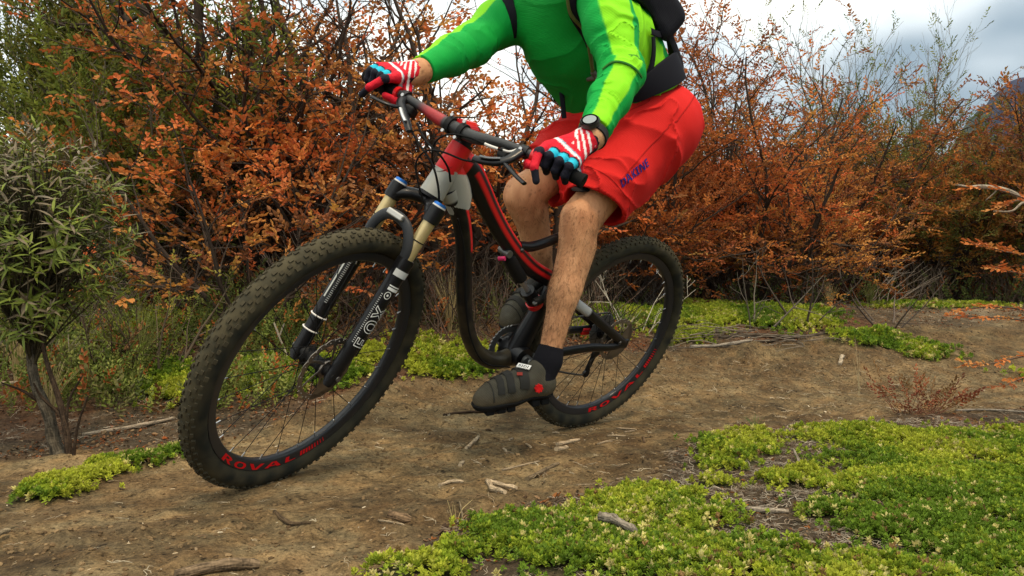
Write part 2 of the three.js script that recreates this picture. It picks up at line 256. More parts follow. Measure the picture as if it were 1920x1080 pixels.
// o: name label category group x d h spread stems seed pal spr dens size lean bark lev noCrown
function shrub(o) {
  const r = rngOf(o.seed), base = V(o.x, H(o.x, -o.d) - 0.03, -o.d), T = thing(o.name, o.label, o.category || 'shrub', base, o.group);
  const trunk = new MB(), twig = new MB(), spr = [[], [], []], kinds = SPR[o.spr || 'broad'], pal = PAL[o.pal || 'orange'], lev = o.lev ?? 3, dens = o.dens ?? 1, up = V(0, 1, 0), size = o.size ?? 1;
  const rnd = () => r() * 2 - 1, bc = o.bark || [0.055, 0.040, 0.030];
  function sprigs(pts, dir, n) {
    for (let i = 0; i < n; i++) {
      const t = 0.15 + 0.85 * (i + r()) / n, f = t * (pts.length - 1), a = Math.min(pts.length - 2, Math.floor(f)), p = pts[a].clone().lerp(pts[a + 1], f - a);
      const q = dir.clone().add(V(rnd() * 0.8, rnd() * 0.45 + 0.12, rnd() * 0.8)).normalize(), fr = frameFrom(q, 0);
      // planes lie mostly flat, as in layered sprays
      let z = up.clone().add(V(rnd() * 0.9, 0, rnd() * 0.9)); z.addScaledVector(q, -z.dot(q)).normalize(); const x = q.clone().cross(z);
      const s = size * (0.75 + r() * 0.5), m = basis(p, x, q, z, s);
      const w = base.x + p.x, cl = fbm(w * 1.8 + 40, (base.y + p.y) * 1.8, (base.z + p.z) * 1.8, 2) + rnd() * 0.28;
      const k = clamp(Math.floor((cl * 0.9 + 0.5) * pal.length), 0, pal.length - 1), c = pal[k], v = 0.78 + r() * 0.44;
      spr[Math.floor(r() * kinds.length) % 3].push({ m, c: rgb(c[0] * v, c[1] * v * (0.9 + r() * 0.2), c[2] * v) });
    }
  }
  function grow(p, dir, len, rad, l) {
    const seg = l === 0 ? 0.13 : l === 1 ? 0.09 : 0.07, n = Math.max(2, Math.ceil(len / seg)), pts = [p.clone()], d = dir.clone(), dirs = [d.clone()];
    const wig = [0.16, 0.20, 0.22, 0.25][l], tro = (o.tro || [0.03, 0.03, 0.01, 0])[l];
    for (let i = 0; i < n; i++) { d.add(V(rnd() * wig, rnd() * wig * 0.8 + tro, rnd() * wig)).normalize(); pts.push(pts[i].clone().addScaledVector(d, len / n)); dirs.push(d.clone()); }
    const radii = pts.map((_, i) => Math.max(0.0011, rad * lerp(1, l ? 0.35 : 0.25, Math.pow(i / n, l ? 1 : 1.2))));
    const mb = l === 0 ? trunk : twig, bv = 0.8 + r() * 0.4; mb.col = [bc[0] * bv, bc[1] * bv, bc[2] * bv];
    mb.tube(pts, radii, [7, 5, 4, 3][l], false);
    if (l < lev) {
      const m = Math.max(2, Math.round(len * [7, 9, 13, 0][l] * (o.branchy ?? 1)));
      for (let c = 0; c < m; c++) {
        const t = (l === 0 ? (o.bare ?? 0.05) : 0.12) + (1 - (l === 0 ? (o.bare ?? 0.05) : 0.12)) * (c + r() * 0.9) / m, f = t * n, a = Math.min(n - 1, Math.floor(f)), q = pts[a].clone().lerp(pts[a + 1], f - a), dd = dirs[a];
        let side; if (l === 0) { const az = c * 2.4 + rnd() * 0.8, fr = frameFrom(dd); side = fr[0].multiplyScalar(Math.cos(az)).addScaledVector(fr[2], Math.sin(az)); }
        else { side = dd.clone().cross(up); if (side.length() < 0.2) side.set(rnd(), 0, rnd()); side.normalize().multiplyScalar(c % 2 ? 1 : -1).add(V(rnd() * 0.5, rnd() * 0.5, rnd() * 0.5)).normalize(); }
        const ang = (o.ang ?? 0.85) + rnd() * 0.3, cd = dd.clone().multiplyScalar(Math.cos(ang)).addScaledVector(side, Math.sin(ang)).normalize();
        const cl = len * (l === 0 ? lerp(0.50, 0.24, t) : lerp(0.55, 0.3, t)) * (0.75 + r() * 0.5);
        grow(q, cd, cl, Math.max(0.0012, radii[a] * 0.55), l + 1);
      }
    }
    if (l >= lev - 1 && !o.noCrown && r() < lerp(1, o.top ?? 0.4, sstep(0.8, 1.6, p.y)) * lerp(o.low ?? 0.6, 1, sstep(0.15, 0.6, p.y))) sprigs(pts, d, Math.max(1, Math.round(len * 17 * dens * (l === lev ? 1 : 0.5))));
  }
  for (let s = 0; s < o.stems; s++) {
    const az = s / o.stems * Math.PI * 2 + r() * 0.9, tilt = (o.spread ?? 0.55) * (0.25 + r() * 0.9), ln = o.lean || [0, 0];
    const dir = V(Math.cos(az) * tilt + ln[0], 1, Math.sin(az) * tilt + ln[1]).normalize();
    grow(V(Math.cos(az) * 0.05, 0, Math.sin(az) * 0.05), dir, o.h * (0.75 + r() * 0.4), (o.rad ?? 0.022) * (0.7 + r() * 0.5), 0);
  }
  part('trunk', trunk.build(), bark(0xffffff), T); tag(part('branches', twig.build(), bark(0xffffff), T), null, null, null, 'stuff');
  if (!o.noCrown) { const crown = sub('crown', T); crown.userData.kind = 'stuff'; spr.forEach((l, i) => { if (l.length && kinds[i]) instances('leaves', kinds[i], leafMat, l, crown); }); }
  return T;
}
const G1 = 'orange-leaved autumn shrubs behind the trail';
const shrubs = [
  // near left bank
  { label: 'orange autumn shrub low at left, nearest to the grey-green sapling', x: -1.22, d: 3.7, h: 1.25, stems: 6, spread: 0.8, seed: 11, dens: 0.7, rad: 0.012 },
  { label: 'tall orange shrub with dark leaning stems reaching the top left of the photo', x: -1.42, d: 4.7, h: 2.5, stems: 5, top: 0.34, low: 0.42, dens: 0.58, branchy: 0.76, size: 1.15, seed: 12, rad: 0.038, lean: [-0.12, 0.05] },
  { label: 'tall orange shrub behind the front wheel with thick dark upright trunks', x: -1.0, d: 4.5, h: 2.4, stems: 5, top: 0.34, low: 0.42, dens: 0.58, branchy: 0.76, size: 1.15, seed: 13, rad: 0.040 },
  { label: 'bright orange shrub directly behind the handlebar', x: -0.42, d: 4.7, h: 2.1, stems: 5, top: 0.36, low: 0.42, dens: 0.60, branchy: 0.80, size: 1.12, seed: 14, rad: 0.034 },
  { label: 'orange shrub behind the rider with a thick grey leaning trunk', x: 0.18, d: 4.9, h: 1.8, stems: 5, top: 0.36, low: 0.42, dens: 0.60, branchy: 0.80, size: 1.12, seed: 15, rad: 0.042, spread: 0.7 },
  { label: 'rust shrub behind the rear wheel and the rider\'s hip', x: 0.95, d: 5.5, h: 1.6, stems: 7, seed: 16, spr: 'fine', pal: 'rust', rad: 0.02 },
  // right bank
  { label: 'tall rust shrub just right of the backpack, its tip touching the top of the photo', x: 1.5, d: 6.1, h: 2.15, branchy: 0.8, dens: 0.7, size: 1.15, top: 0.35, stems: 7, seed: 21, spr: 'fine', pal: 'rust', lean: [0.12, 0], spread: 0.4 },
  { label: 'orange shrub with long branches sweeping up to the right, right of the rear wheel', x: 1.75, d: 5.7, h: 1.7, branchy: 0.8, dens: 0.65, size: 1.15, top: 0.35, stems: 8, seed: 22, spr: 'fine', pal: 'orange', lean: [0.35, 0.1], spread: 0.7 },
  { label: 'rust shrub right of centre in front of the pale leafless tree tops', x: 2.75, d: 6.6, h: 1.6, branchy: 0.9, dens: 0.9, size: 1.15, top: 0.4, stems: 8, seed: 23, spr: 'fine', pal: 'rust', lean: [0.15, 0] },
  { label: 'wide brown shrub below the mountain', x: 3.6, d: 6.5, h: 1.65, branchy: 0.95, dens: 0.95, size: 1.15, top: 0.5, stems: 8, seed: 24, spr: 'fine', pal: 'ochre', lean: [-0.1, 0] },
  { label: 'orange brown shrub at the far right end of the thicket', x: 4.2, d: 6.0, h: 1.65, branchy: 0.95, dens: 0.95, size: 1.15, top: 0.5, stems: 8, seed: 25, spr: 'fine', pal: 'rust' },
  { label: 'low orange shrub hanging over the green cushions right of the rear wheel', x: 2.05, d: 5.6, h: 1.0, stems: 7, seed: 26, spr: 'fine', pal: 'orange', spread: 0.9, rad: 0.012 },
];
for (const s of shrubs) shrub({ name: 'autumn_shrub', group: G1, category: 'shrub', ...s });
// second and third rows, seen through the first
const back = [[-4.6, 7.4, 1.5, 'green'], [-2.7, 6.6, 1.0, 'orange'], [-2.1, 7.2, 0.95, 'ochre'], [-1.3, 6.9, 0.95, 'rust'], [-0.3, 7.0, 1.0, 'ochre'], [0.6, 7.2, 1.3, 'rust'], [2.2, 8.2, 1.35, 'ochre'], [3.4, 8.6, 1.35, 'dark'], [4.7, 8.4, 1.6, 'ochre'], [5.6, 7.8, 1.8, 'rust'], [-3.7, 7.0, 1.5, 'green'], [6.8, 7.5, 1.5, 'ochre']];
const order = ['at the left edge of the photo', 'between the green bush and the tall stems', 'behind the tall dark stems', 'behind the front wheel', 'behind the handlebar', 'behind the rider', 'behind the sweeping branches', 'in the dark gap right of centre', 'below the mountain foot', 'near the right edge of the photo', 'right of the leftmost one', 'beyond the right edge'];
back.forEach(([x, d, h, pal], i) => shrub({ name: 'background_shrub', label: `${{ ochre: 'brownish ochre', rust: 'rust brown', orange: 'dull orange', dark: 'dark green', green: 'yellow-green' }[pal]} shrub in the second row ${order[i]}`, group: 'second row of shrubs', x, d, h, stems: 7, seed: 60 + i, spr: 'fine', pal, size: 1.5, lev: 2, dens: 1.3, spread: 0.7, rad: 0.016, branchy: 1.2 }));

// far thicket that closes the view between the trunks
{
  const r = rngOf(901), a = [[], []];
  for (let i = 0; i < 15000; i++) {
    const x = -13 + r() * 27, d = 9.5 + r() * 4, top = 1.0 + 0.5 * fbm(x * 0.5, 3, d * 0.3, 3) + 0.25 * fbm(x * 2, 1, 2, 2), y = H(x, -d) + Math.pow(r(), 0.8) * top;
    const f = frameFrom(V(r() - 0.5, 0.7, r() - 0.5).normalize(), r() * 6.3), k = r() + 0.5 * fbm(x * 0.8, y, d, 2), c = k < 0.45 ? PAL.dark[Math.floor(r() * 4)] : k < 0.75 ? PAL.ochre[Math.floor(r() * 5)] : PAL.rust[3], v = 0.6 + r() * 0.5;
    a[i % 2].push({ m: basis(V(x, y, -d), f[0], f[1], f[2], 2.6 + r() * 2), c: rgb(c[0] * v, c[1] * v, c[2] * v) });
  }
  const T = tag(thing('distant_thicket', null, null, V(0, 0, 0)), 'dark mass of far scrub closing the gaps between the shrubs', null, null, 'stuff');
  a.forEach((l, i) => instances('scrub', SPR.fine[i], leafMat, l, T));
}

// =====================================================================  green cushions, litter, crumbs
const onGround = (x, d, lift = 0) => V(x, H(x, -d) + lift, -d);
function slopeN(x, z) { const e = 0.012; return V(H(x - e, z) - H(x + e, z), 2 * e, H(x, z - e) - H(x, z + e)).normalize(); }
{
  const mk = (seed, n) => { const r = rngOf(seed), mb = new MB(); for (let i = 0; i < n; i++) { const a = i * 2.4 + r(), t = i / n, el = lerp(0.15, 1.25, t) + (r() - 0.5) * 0.3, dir = V(Math.cos(a) * Math.cos(el), Math.sin(el), Math.sin(a) * Math.cos(el)); leaf(mb, V(Math.cos(a) * 0.002, 0.003 + t * 0.012, Math.sin(a) * 0.002), dir, V(0, 1, 0.01).addScaledVector(dir, -0.3).normalize(), 0.0125 * (0.8 + r() * 0.4), 0.0085, 0.5, -0.1 + r() * 0.2); } return mb.build(); };
  const geos = [mk(1, 11), mk(2, 9), mk(3, 13)], mat = phy({ color: 0xffffff, roughness: 0.55, transmission: 0.25, thickness: 0, side: THREE.DoubleSide });
  const zones = [
    ['ground_cover', 'bright green leafy cushion plants across the bottom right foreground', (x, d) => x > -0.4 && d < 3.1, 42000],
    ['ground_cover', 'thin strip of yellow-green cushion plants at the left foot of the sapling, beside the front tyre', (x, d) => x < -0.85 && d < 2.6, 1900],
    ['ground_cover', 'green cushion plants on the bank seen behind and through the front wheel', (x, d) => x < 0.1 && d > 2.6, 7000],
    ['ground_cover', 'green cushion plants carpeting the bank right of and behind the rear wheel', (x, d) => x > 0.1 && d > 3.1, 14000],
  ];
  zones.forEach(([name, label, inside, n], zi) => {
    const r = rngOf(300 + zi), T = tag(thing(name, null, null), label, null, null, 'stuff'), list = [[], [], []], M = MOSS.filter((m) => inside(m[0], m[1])), area = M.map((m) => m[2] * m[3]), tot = area.reduce((a, b) => a + b, 0);
    let made = 0, tries = 0;
    while (made < n && tries++ < n * 12) {
      let q = r() * tot, k = 0; while (q > area[k] && k < M.length - 1) q -= area[k++];
      const m = M[k], x = m[0] + (r() * 2 - 1) * m[2] * 1.35, d = m[1] + (r() * 2 - 1) * m[3] * 1.35;
      const w = mossAt(x, -d); if (r() > Math.max(Math.pow(w, 1.4), 0.07 * sstep(-0.45, 0.05, mossAt(x, -d, true)) * (soilAt(x, -d) > 0.9 ? 0.4 : 1))) continue;
      const bump = Math.max(0, fbm(x * 14, d * 14, 4, 2)) * 0.026 * w * w + Math.max(0, fbm(x * 5, d * 5, 14, 2)) * 0.024 * w * w, y = r() * 0.009 + bump * (0.55 + r() * 0.45);
      const N = slopeN(x, -d).add(V((r() - 0.5) * 0.9, 0.2, (r() - 0.5) * 0.9 + 0.15)).normalize(), f = frameFrom(N, r() * 6.3), s = (0.42 + r() * 0.45) * (zi > 1 ? 1.6 : 1);
      const hue = fbm(x * 4, d * 4, 7, 3) + (r() - 0.5) * 0.5, v = 0.75 + r() * 0.5; let c = hue > 0.12 ? [0.40, 0.43, 0.045] : hue > -0.22 ? [0.255, 0.325, 0.026] : [0.14, 0.225, 0.02];
      if (r() < 0.03 + 0.16 * sstep(0.05, 0.4, fbm(x * 3 + 8, d * 3, 5, 2) + 0.25 * sstep(0.8, 1.4, x))) c = r() < 0.78 ? [0.58, 0.52, 0.20] : [0.26, 0.16, 0.06];
      list[made % 3].push({ m: basis(V(x, H(x, -d) + y, -d), f[0], f[1], f[2], s), c: rgb(c[0] * v, c[1] * v, c[2] * v) }); made++;
    }
    list.forEach((l, i) => { if (l.length) instances('leaf_rosettes', geos[i], mat, l, T); });
  });
}
// litter: curled dead leaves, chips, needles and clods
{
  const dead = new MB(); leaf(dead, V(0, 0.001, 0), V(1, 0, 0), V(0, 1, 0), 0.022, 0.013, 0.8, 0.25);
  const dead2 = new MB(); leaf(dead2, V(0, 0.001, 0), V(1, 0, 0), V(0.3, 1, 0.2).normalize(), 0.018, 0.014, 1.2, -0.2);
  const needle = new MB(); { const r = rngOf(5); for (let i = 0; i < 3; i++) { const p = V((r() - 0.5) * 0.02, 0.002 + r() * 0.004, (r() - 0.5) * 0.02), a = r() * 6.3, L = 0.02 + r() * 0.05; needle.tube([p, p.clone().add(V(Math.cos(a) * L * 0.5, 0.004, Math.sin(a) * L * 0.5)), p.clone().add(V(Math.cos(a + 0.4) * L, 0.001, Math.sin(a + 0.4) * L))], [0.0011, 0.0012, 0.0006], 4, false); } }
  const chip = new THREE.IcosahedronGeometry(0.006, 0); chip.scale(1.6, 0.45, 0.7);
  const clod = new THREE.IcosahedronGeometry(0.006, 1); { const p = clod.attributes.position; for (let i = 0; i < p.count; i++) { const k = 0.75 + 0.5 * hash3(Math.round(p.getX(i) * 2e4), Math.round(p.getY(i) * 2e4), Math.round(p.getZ(i) * 2e4)); p.setXYZ(i, p.getX(i) * k, p.getY(i) * k * 0.7, p.getZ(i) * k); } clod.computeVertexNormals(); }
  const litMat = std({ color: 0xffffff, roughness: 0.9, side: THREE.DoubleSide });
  const scatter = (name, label, geo, n, seed, dens, cols, smin, smax, tilt, box = [-2.6, 3.6, 1.25, 6.2]) => {
    const r = rngOf(seed), L = []; let tries = 0;
    while (L.length < n && tries++ < n * 30) {
      const x = lerp(box[0], box[1], r()), d = lerp(box[2], box[3], Math.pow(r(), 1.3)); if (Math.abs(x) > d * 0.72 + 0.1 || r() > dens(x, d)) continue;
      const N = slopeN(x, -d).add(V((r() - 0.5) * tilt, 0, (r() - 0.5) * tilt)).normalize(), f = frameFrom(N, r() * 6.3), c = cols[Math.floor(r() * cols.length)], v = 0.7 + r() * 0.6;
      L.push({ m: basis(onGround(x, d, 0.001), f[0], f[1], f[2], lerp(smin, smax, r() * r())), c: rgb(c[0] * v, c[1] * v, c[2] * v) });
    }
    instances(name, geo, litMat, L, null, label);
  };
  const off = (x, d) => (1 - soilAt(x, -d)) * (1 - mossAt(x, -d) * 0.9), leafy = (x, d) => off(x, d) * (x > 0.2 && d < 3.2 ? 0.22 : 1) * (0.25 + 0.75 * sstep(-0.1, 0.3, fbm(x * 3, d * 3, 21, 3)));
  const browns = [[0.18, 0.085, 0.04], [0.26, 0.105, 0.035], [0.13, 0.075, 0.04], [0.30, 0.19, 0.10], [0.08, 0.05, 0.03], [0.20, 0.14, 0.08]];
  scatter('leaf_litter', 'fallen brown and red leaves carpeting the ground off the trail', dead.build(), 15000, 71, leafy, browns, 0.35, 1.1, 0.9);
  scatter('leaf_litter', 'small curled dead leaves lying in the dark litter', dead2.build(), 9000, 72, (x, d) => leafy(x, d) * (d > 2.2 ? 1 : 0.3), [[0.30, 0.095, 0.03], [0.20, 0.075, 0.035], [0.13, 0.08, 0.045], [0.26, 0.17, 0.09]], 0.35, 1.05, 1.4);
  scatter('dry_needles', 'fine grey and straw-coloured twiglets strewn over the litter', needle.build(), 9000, 73, off, [[0.30, 0.24, 0.17], [0.22, 0.17, 0.12], [0.40, 0.33, 0.24], [0.12, 0.09, 0.06]], 0.25, 0.95, 0.7);
  scatter('wood_chips', 'tiny pale wood chips and twiglets scattered over the trail', needle.build(), 950, 74, (x, d) => soilAt(x, -d) * (0.15 + sstep(-0.1, 1.2, x) * 0.6), [[0.42, 0.35, 0.24], [0.30, 0.23, 0.14], [0.14, 0.09, 0.05]], 0.3, 0.9, 0.3, [-1.3, 2.2, 1.25, 4.0]);
  scatter('soil_crumbs', 'crumbs and clods of brown earth lying on the trail', clod, 9000, 75, (x, d) => soilAt(x, -d) * (0.2 + 0.9 * sstep(0.15, 0.5, d - pl(D0, x)) + 0.5 * Math.max(0, fbm(x * 4, d * 4, 33, 2))), [[0.15, 0.098, 0.048], [0.11, 0.07, 0.034], [0.18, 0.12, 0.06]], 0.2, 1.15, 0.5, [-1.3, 2.6, 1.25, 5.0]);
  scatter('dry_needles', 'grey twiglets filling the bare gaps between the foreground cushions', needle.build(), 3800, 77, (x, d) => off(x, d), [[0.30, 0.25, 0.19], [0.18, 0.14, 0.10], [0.40, 0.35, 0.27], [0.10, 0.075, 0.05]], 0.25, 0.8, 0.7, [0.1, 1.7, 1.2, 2.95]);
  scatter('leaf_litter', 'dull brown leaf scraps in the bare gaps between the foreground cushions', dead2.build(), 2600, 78, (x, d) => off(x, d), [[0.16, 0.10, 0.06], [0.11, 0.075, 0.05], [0.22, 0.15, 0.10]], 0.25, 0.75, 1.2, [0.1, 1.7, 1.2, 2.95]);
  scatter('wood_chips', 'flat pale bark chips dotted along the trail', chip, 420, 76, (x, d) => soilAt(x, -d), [[0.48, 0.40, 0.28], [0.34, 0.26, 0.16], [0.20, 0.14, 0.08]], 0.25, 0.85, 0.4, [-1.3, 2.2, 1.25, 4.2]);
}
// ---------- sticks: x, depth of both ends, radius, label
const grainTex = (seed, colour) => { const t = dataTex(256, (u, v) => { const a = u * 6.2832, n = 0.6 * vnoise(Math.cos(a) * 3 + seed, Math.sin(a) * 3, v * 5) + 0.5 * vnoise(Math.cos(a) * 9, Math.sin(a) * 9 + seed, v * 9) + 0.4 * vnoise(Math.cos(a) * 2, Math.sin(a) * 2 + seed, v * 40); const k = clamp(0.72 + 0.26 * n, 0.2, 1); return [k, k * 0.97, k * 0.93]; }, colour); t.repeat.set(1, 9); return t; };
const stickMat = std({ color: 0xffffff, vertexColors: true, roughness: 0.88, map: grainTex(3, true), bumpMap: grainTex(3, false), bumpScale: 0.003 });
function barkTube(mb, pts, rad, r, k = 7) {
  const P = []; const n = Math.max(4, pts.length * 3), cv = new THREE.CatmullRomCurve3(pts);
  for (let i = 0; i <= n; i++) { const p = cv.getPoint(i / n); p.x += (r() - 0.5) * rad * 0.5; p.z += (r() - 0.5) * rad * 0.5; P.push(p); }
  mb.tube(P, P.map((_, i) => rad * (0.8 + r() * 0.4) * (i === n ? 0.7 : 1)), k, true);
}
const BLEACH = [0.66, 0.54, 0.38], GREY = [0.46, 0.41, 0.34], DARK = [0.10, 0.065, 0.04];
function stick(label, lines, rad, col, seed, group) {
  rad *= 0.78;
  const r = rngOf(seed), c0 = lines[0][0], T0 = onGround(c0[0], c0[1]), mb = new MB(); const tone = 0.8 + r() * 0.3; mb.col = col.map((v) => v * tone);
  lines.forEach((L, i) => barkTube(mb, L.map((p, k) => { const kk = L.length > 1 ? k / (L.length - 1) : 0, q = p.length > 2 ? V(p[0], H(p[0], -p[1]) + p[2], -p[1]) : onGround(p[0], p[1], rad * (0.55 + 0.5 * Math.sin(kk * 3))); return q.sub(T0); }), rad * (i ? 0.8 : 1), r));
  const m = part('stick', mb.build(), stickMat); m.position.copy(T0); return tag(m, label, 'stick', group);
}
stick('short straight pale stick in the middle of the trail, pointing away below the shoe', [[[-0.137, 2.37], [-0.11, 2.62]]], 0.0075, BLEACH, 1);
stick('forked bleached branch piece with two prongs near the edge of the foreground cushions', [[[-0.064, 2.03], [-0.045, 1.95], [-0.015, 1.9]], [[-0.062, 2.03], [-0.03, 2.0], [0.012, 1.975]]], 0.010, BLEACH, 2);
stick('thin flat stick left of the forked branch piece', [[[-0.185, 2.0], [-0.155, 2.03], [-0.126, 2.035]]], 0.006, BLEACH, 3);
stick('stubby brown log end at the lower left of the foreground cushions', [[[-0.268, 1.705], [-0.22, 1.70]]], 0.013, [0.26, 0.18, 0.11], 4);
stick('pale straight stick under the rear of the shoe, farthest of the loose sticks', [[[0.14, 2.47], [0.22, 2.54]]], 0.008, BLEACH, 5);
stick('chunky pale splinter just in front of the farthest loose stick', [[[0.135, 2.37], [0.172, 2.43]]], 0.009, BLEACH, 6);
stick('long grey-brown twig slanting across the litter of sticks beside the forked piece', [[[0.04, 2.05], [0.075, 2.12], [0.13, 2.23]]], 0.008, [0.33, 0.26, 0.17], 7);
stick('thin pale twig pointing at the shoe heel between other twigs', [[[-0.03, 2.16], [0.03, 2.18], [0.08, 2.25]]], 0.004, BLEACH, 8);
stick('thin pale twig left of the stubby brown log end', [[[-0.285, 1.67], [-0.25, 1.655], [-0.225, 1.64]]], 0.003, BLEACH, 9);
stick('small upright splinter between the straight pale stick and the forked piece', [[[-0.146, 2.19], [-0.138, 2.24]]], 0.007, BLEACH, 10);
stick('thick half-buried root at the bottom edge of the photo, left of centre', [[[-0.57, 1.33], [-0.5, 1.385], [-0.45, 1.405]]], 0.013, [0.27, 0.20, 0.13], 11);
stick('pale bent stick standing on end at the lower left corner', [[[-0.99, 1.47, 0.005], [-0.985, 1.5, 0.02], [-0.992, 1.55, 0.012]]], 0.008, [0.5, 0.42, 0.28], 12);
stick('thick grey stick lying in the bare gap between the foreground cushions', [[[0.525, 1.765], [0.56, 1.745], [0.615, 1.75]]], 0.009, GREY, 13);
stick('weathered grey wood piece lying on the cushions at bottom centre right', [[[0.18, 1.60, 0.03], [0.205, 1.57, 0.035], [0.235, 1.5, 0.025]]], 0.012, [0.40, 0.36, 0.30], 14);
stick('grey twig with a short side prong in the gap at right between cushions', [[[0.742, 2.2], [0.775, 2.17], [0.80, 2.16]], [[0.79, 2.165], [0.80, 2.2, 0.02], [0.797, 2.23, 0.04]]], 0.006, GREY, 15);
stick('long bleached branch lying in the litter between the sapling and the front wheel', [[[-1.42, 2.60], [-1.30, 2.68], [-1.20, 2.78]]], 0.009, [0.48, 0.41, 0.32], 16);
stick('pale branch lying in the litter left of the sapling trunk', [[[-2.15, 3.0], [-2.0, 3.03], [-1.85, 3.08]]], 0.011, [0.46, 0.40, 0.31], 17);
stick('two short pale sticks crossing beside the rear tyre contact patch', [[[0.37, 2.78], [0.43, 2.72]], [[0.385, 2.70], [0.42, 2.69]]], 0.0045, BLEACH, 18);
stick('thin dark root crossing the trail under the front of the shoe', [[[-0.26, 2.97], [-0.2, 3.0], [-0.12, 3.05], [-0.05, 3.05]]], 0.0065, DARK, 19);
stick('small dark wishbone twig half buried on the trail left of the root end', [[[-0.52, 1.72], [-0.47, 1.66], [-0.42, 1.64]]], 0.006, [0.14, 0.10, 0.06], 20);
stick('white curved bark shard lying on the bank right of the rear wheel', [[[1.66, 3.98], [1.70, 4.05], [1.72, 4.08]]], 0.014, [0.6, 0.52, 0.40], 21);
stick('forked white twig standing behind the front wheel rim', [[[-0.95, 3.35, 0], [-1.0, 3.37, 0.11], [-1.03, 3.4, 0.16]], [[-1.0, 3.37, 0.10], [-0.98, 3.38, 0.16]]], 0.006, [0.55, 0.50, 0.40], 22);
stick('long dark branch lying on the green bank right of the rear wheel', [[[1.15, 4.35], [1.35, 4.4], [1.55, 4.33], [1.75, 4.36]], [[1.5, 4.35], [1.42, 4.3], [1.32, 4.28]]], 0.014, [0.15, 0.12, 0.09], 23);
stick('pale branch end at the near edge of the brush pile right of the rear wheel', [[[0.95, 4.2], [1.1, 4.22], [1.3, 4.24]]], 0.012, [0.46, 0.42, 0.36], 24);
stick('long grey twig in the litter at the right edge of the photo above the cushions', [[[1.75, 3.1], [1.9, 3.15], [2.05, 3.1]]], 0.006, [0.45, 0.41, 0.35], 25);
stick('thin bleached twig curled on the trail beside the foreground cushions', [[[-0.15, 1.62], [-0.11, 1.72], [-0.12, 1.8]]], 0.0025, [0.4, 0.33, 0.22], 26);
stick('pale twig lying under the rust tuft at the right edge of the trail', [[[1.52, 3.2], [1.6, 3.14], [1.66, 3.2]]], 0.005, BLEACH, 27);
{
  const r = rngOf(440);
  for (let i = 0; i < 34; i++) {
    const x = lerp(-0.1, 1.0, Math.pow(r(), 0.8)), d = lerp(2.0, 2.75, r()); if (soilAt(x, -d) < 0.6) continue;
    const a = r() * 3.1 - 1.2 * (r() < 0.6 ? 0 : 1), L = 0.02 + r() * 0.06;
    stick('small pale broken twig lying among the loose sticks on the brown trail', [[[x, d], [x + Math.cos(a) * L * 0.5, d + Math.sin(a) * L * 0.5 + (r() - 0.5) * 0.01], [x + Math.cos(a) * L, d + Math.sin(a) * L]]], 0.0022 + r() * 0.003, r() < 0.7 ? BLEACH : [0.22, 0.15, 0.09], 500 + i, 'small broken twigs on the trail');
  }
}
// ---------- bare bushes, sapling, tufts
shrub({ name: 'bare_bush', label: 'leafless dark bush on the green bank right of the rear wheel', category: 'bush', x: 1.72, d: 4.65, h: 0.6, stems: 4, seed: 31, noCrown: true, spread: 1.1, rad: 0.0058, lev: 2, branchy: 1.1, bark: [0.075, 0.058, 0.045] });
shrub({ name: 'bare_bush', label: 'leafless grey bush leaning left beside the long dark branch', category: 'bush', x: 1.42, d: 4.55, h: 0.55, stems: 3, seed: 32, noCrown: true, spread: 0.8, rad: 0.0055, lev: 2, lean: [0.3, 0], bark: [0.13, 0.11, 0.085] });
shrub({ name: 'bare_bush', label: 'low spiny bare bush at the sandy end of the bank', category: 'bush', x: 2.25, d: 4.7, h: 0.42, stems: 5, seed: 33, noCrown: true, spread: 1.3, rad: 0.007, lev: 2, bark: [0.09, 0.07, 0.055] });
shrub({ name: 'dead_bush', label: 'bleached dead bush with pale tangled twigs seen through the rear wheel', category: 'bush', x: 0.68, d: 4.35, h: 0.5, stems: 4, seed: 34, noCrown: true, spread: 1.2, rad: 0.0042, lev: 2, bark: [0.40, 0.36, 0.28] });
shrub({ name: 'dead_bush', label: 'grey dead bush with fine tangled twigs behind the front fork', category: 'bush', x: -0.68, d: 4.2, h: 0.5, stems: 6, seed: 35, noCrown: true, spread: 1.4, rad: 0.005, lev: 2, bark: [0.11, 0.085, 0.065] });
shrub({ name: 'dead_bush', label: 'dry brown bush behind the down tube', category: 'bush', x: -0.15, d: 4.3, h: 0.5, stems: 6, seed: 37, noCrown: true, spread: 1.4, rad: 0.005, lev: 2, bark: [0.09, 0.065, 0.05] });
shrub({ name: 'dead_bush', label: 'dry grey bush between the sapling and the nearest orange shrub', category: 'bush', x: -1.72, d: 3.8, h: 0.6, stems: 5, seed: 38, noCrown: true, spread: 1.2, rad: 0.005, lev: 2, bark: [0.12, 0.10, 0.08] });
shrub({ name: 'green_bush', label: 'low olive bush right of the sapling with a few red leaves', category: 'bush', x: -1.45, d: 3.25, h: 0.42, stems: 8, seed: 39, spr: 'fine', pal: 'green', spread: 1.2, rad: 0.006, lev: 2, size: 0.75, dens: 0.8, low: 1, bark: [0.12, 0.09, 0.06] });
shrub({ name: 'green_bush', label: 'low dark green bush at the left edge behind the sapling', category: 'bush', x: -2.0, d: 3.5, h: 0.5, stems: 9, seed: 40, spr: 'fine', pal: 'green', spread: 1.2, rad: 0.006, lev: 2, size: 0.85, dens: 0.9, low: 1, bark: [0.12, 0.09, 0.06] });
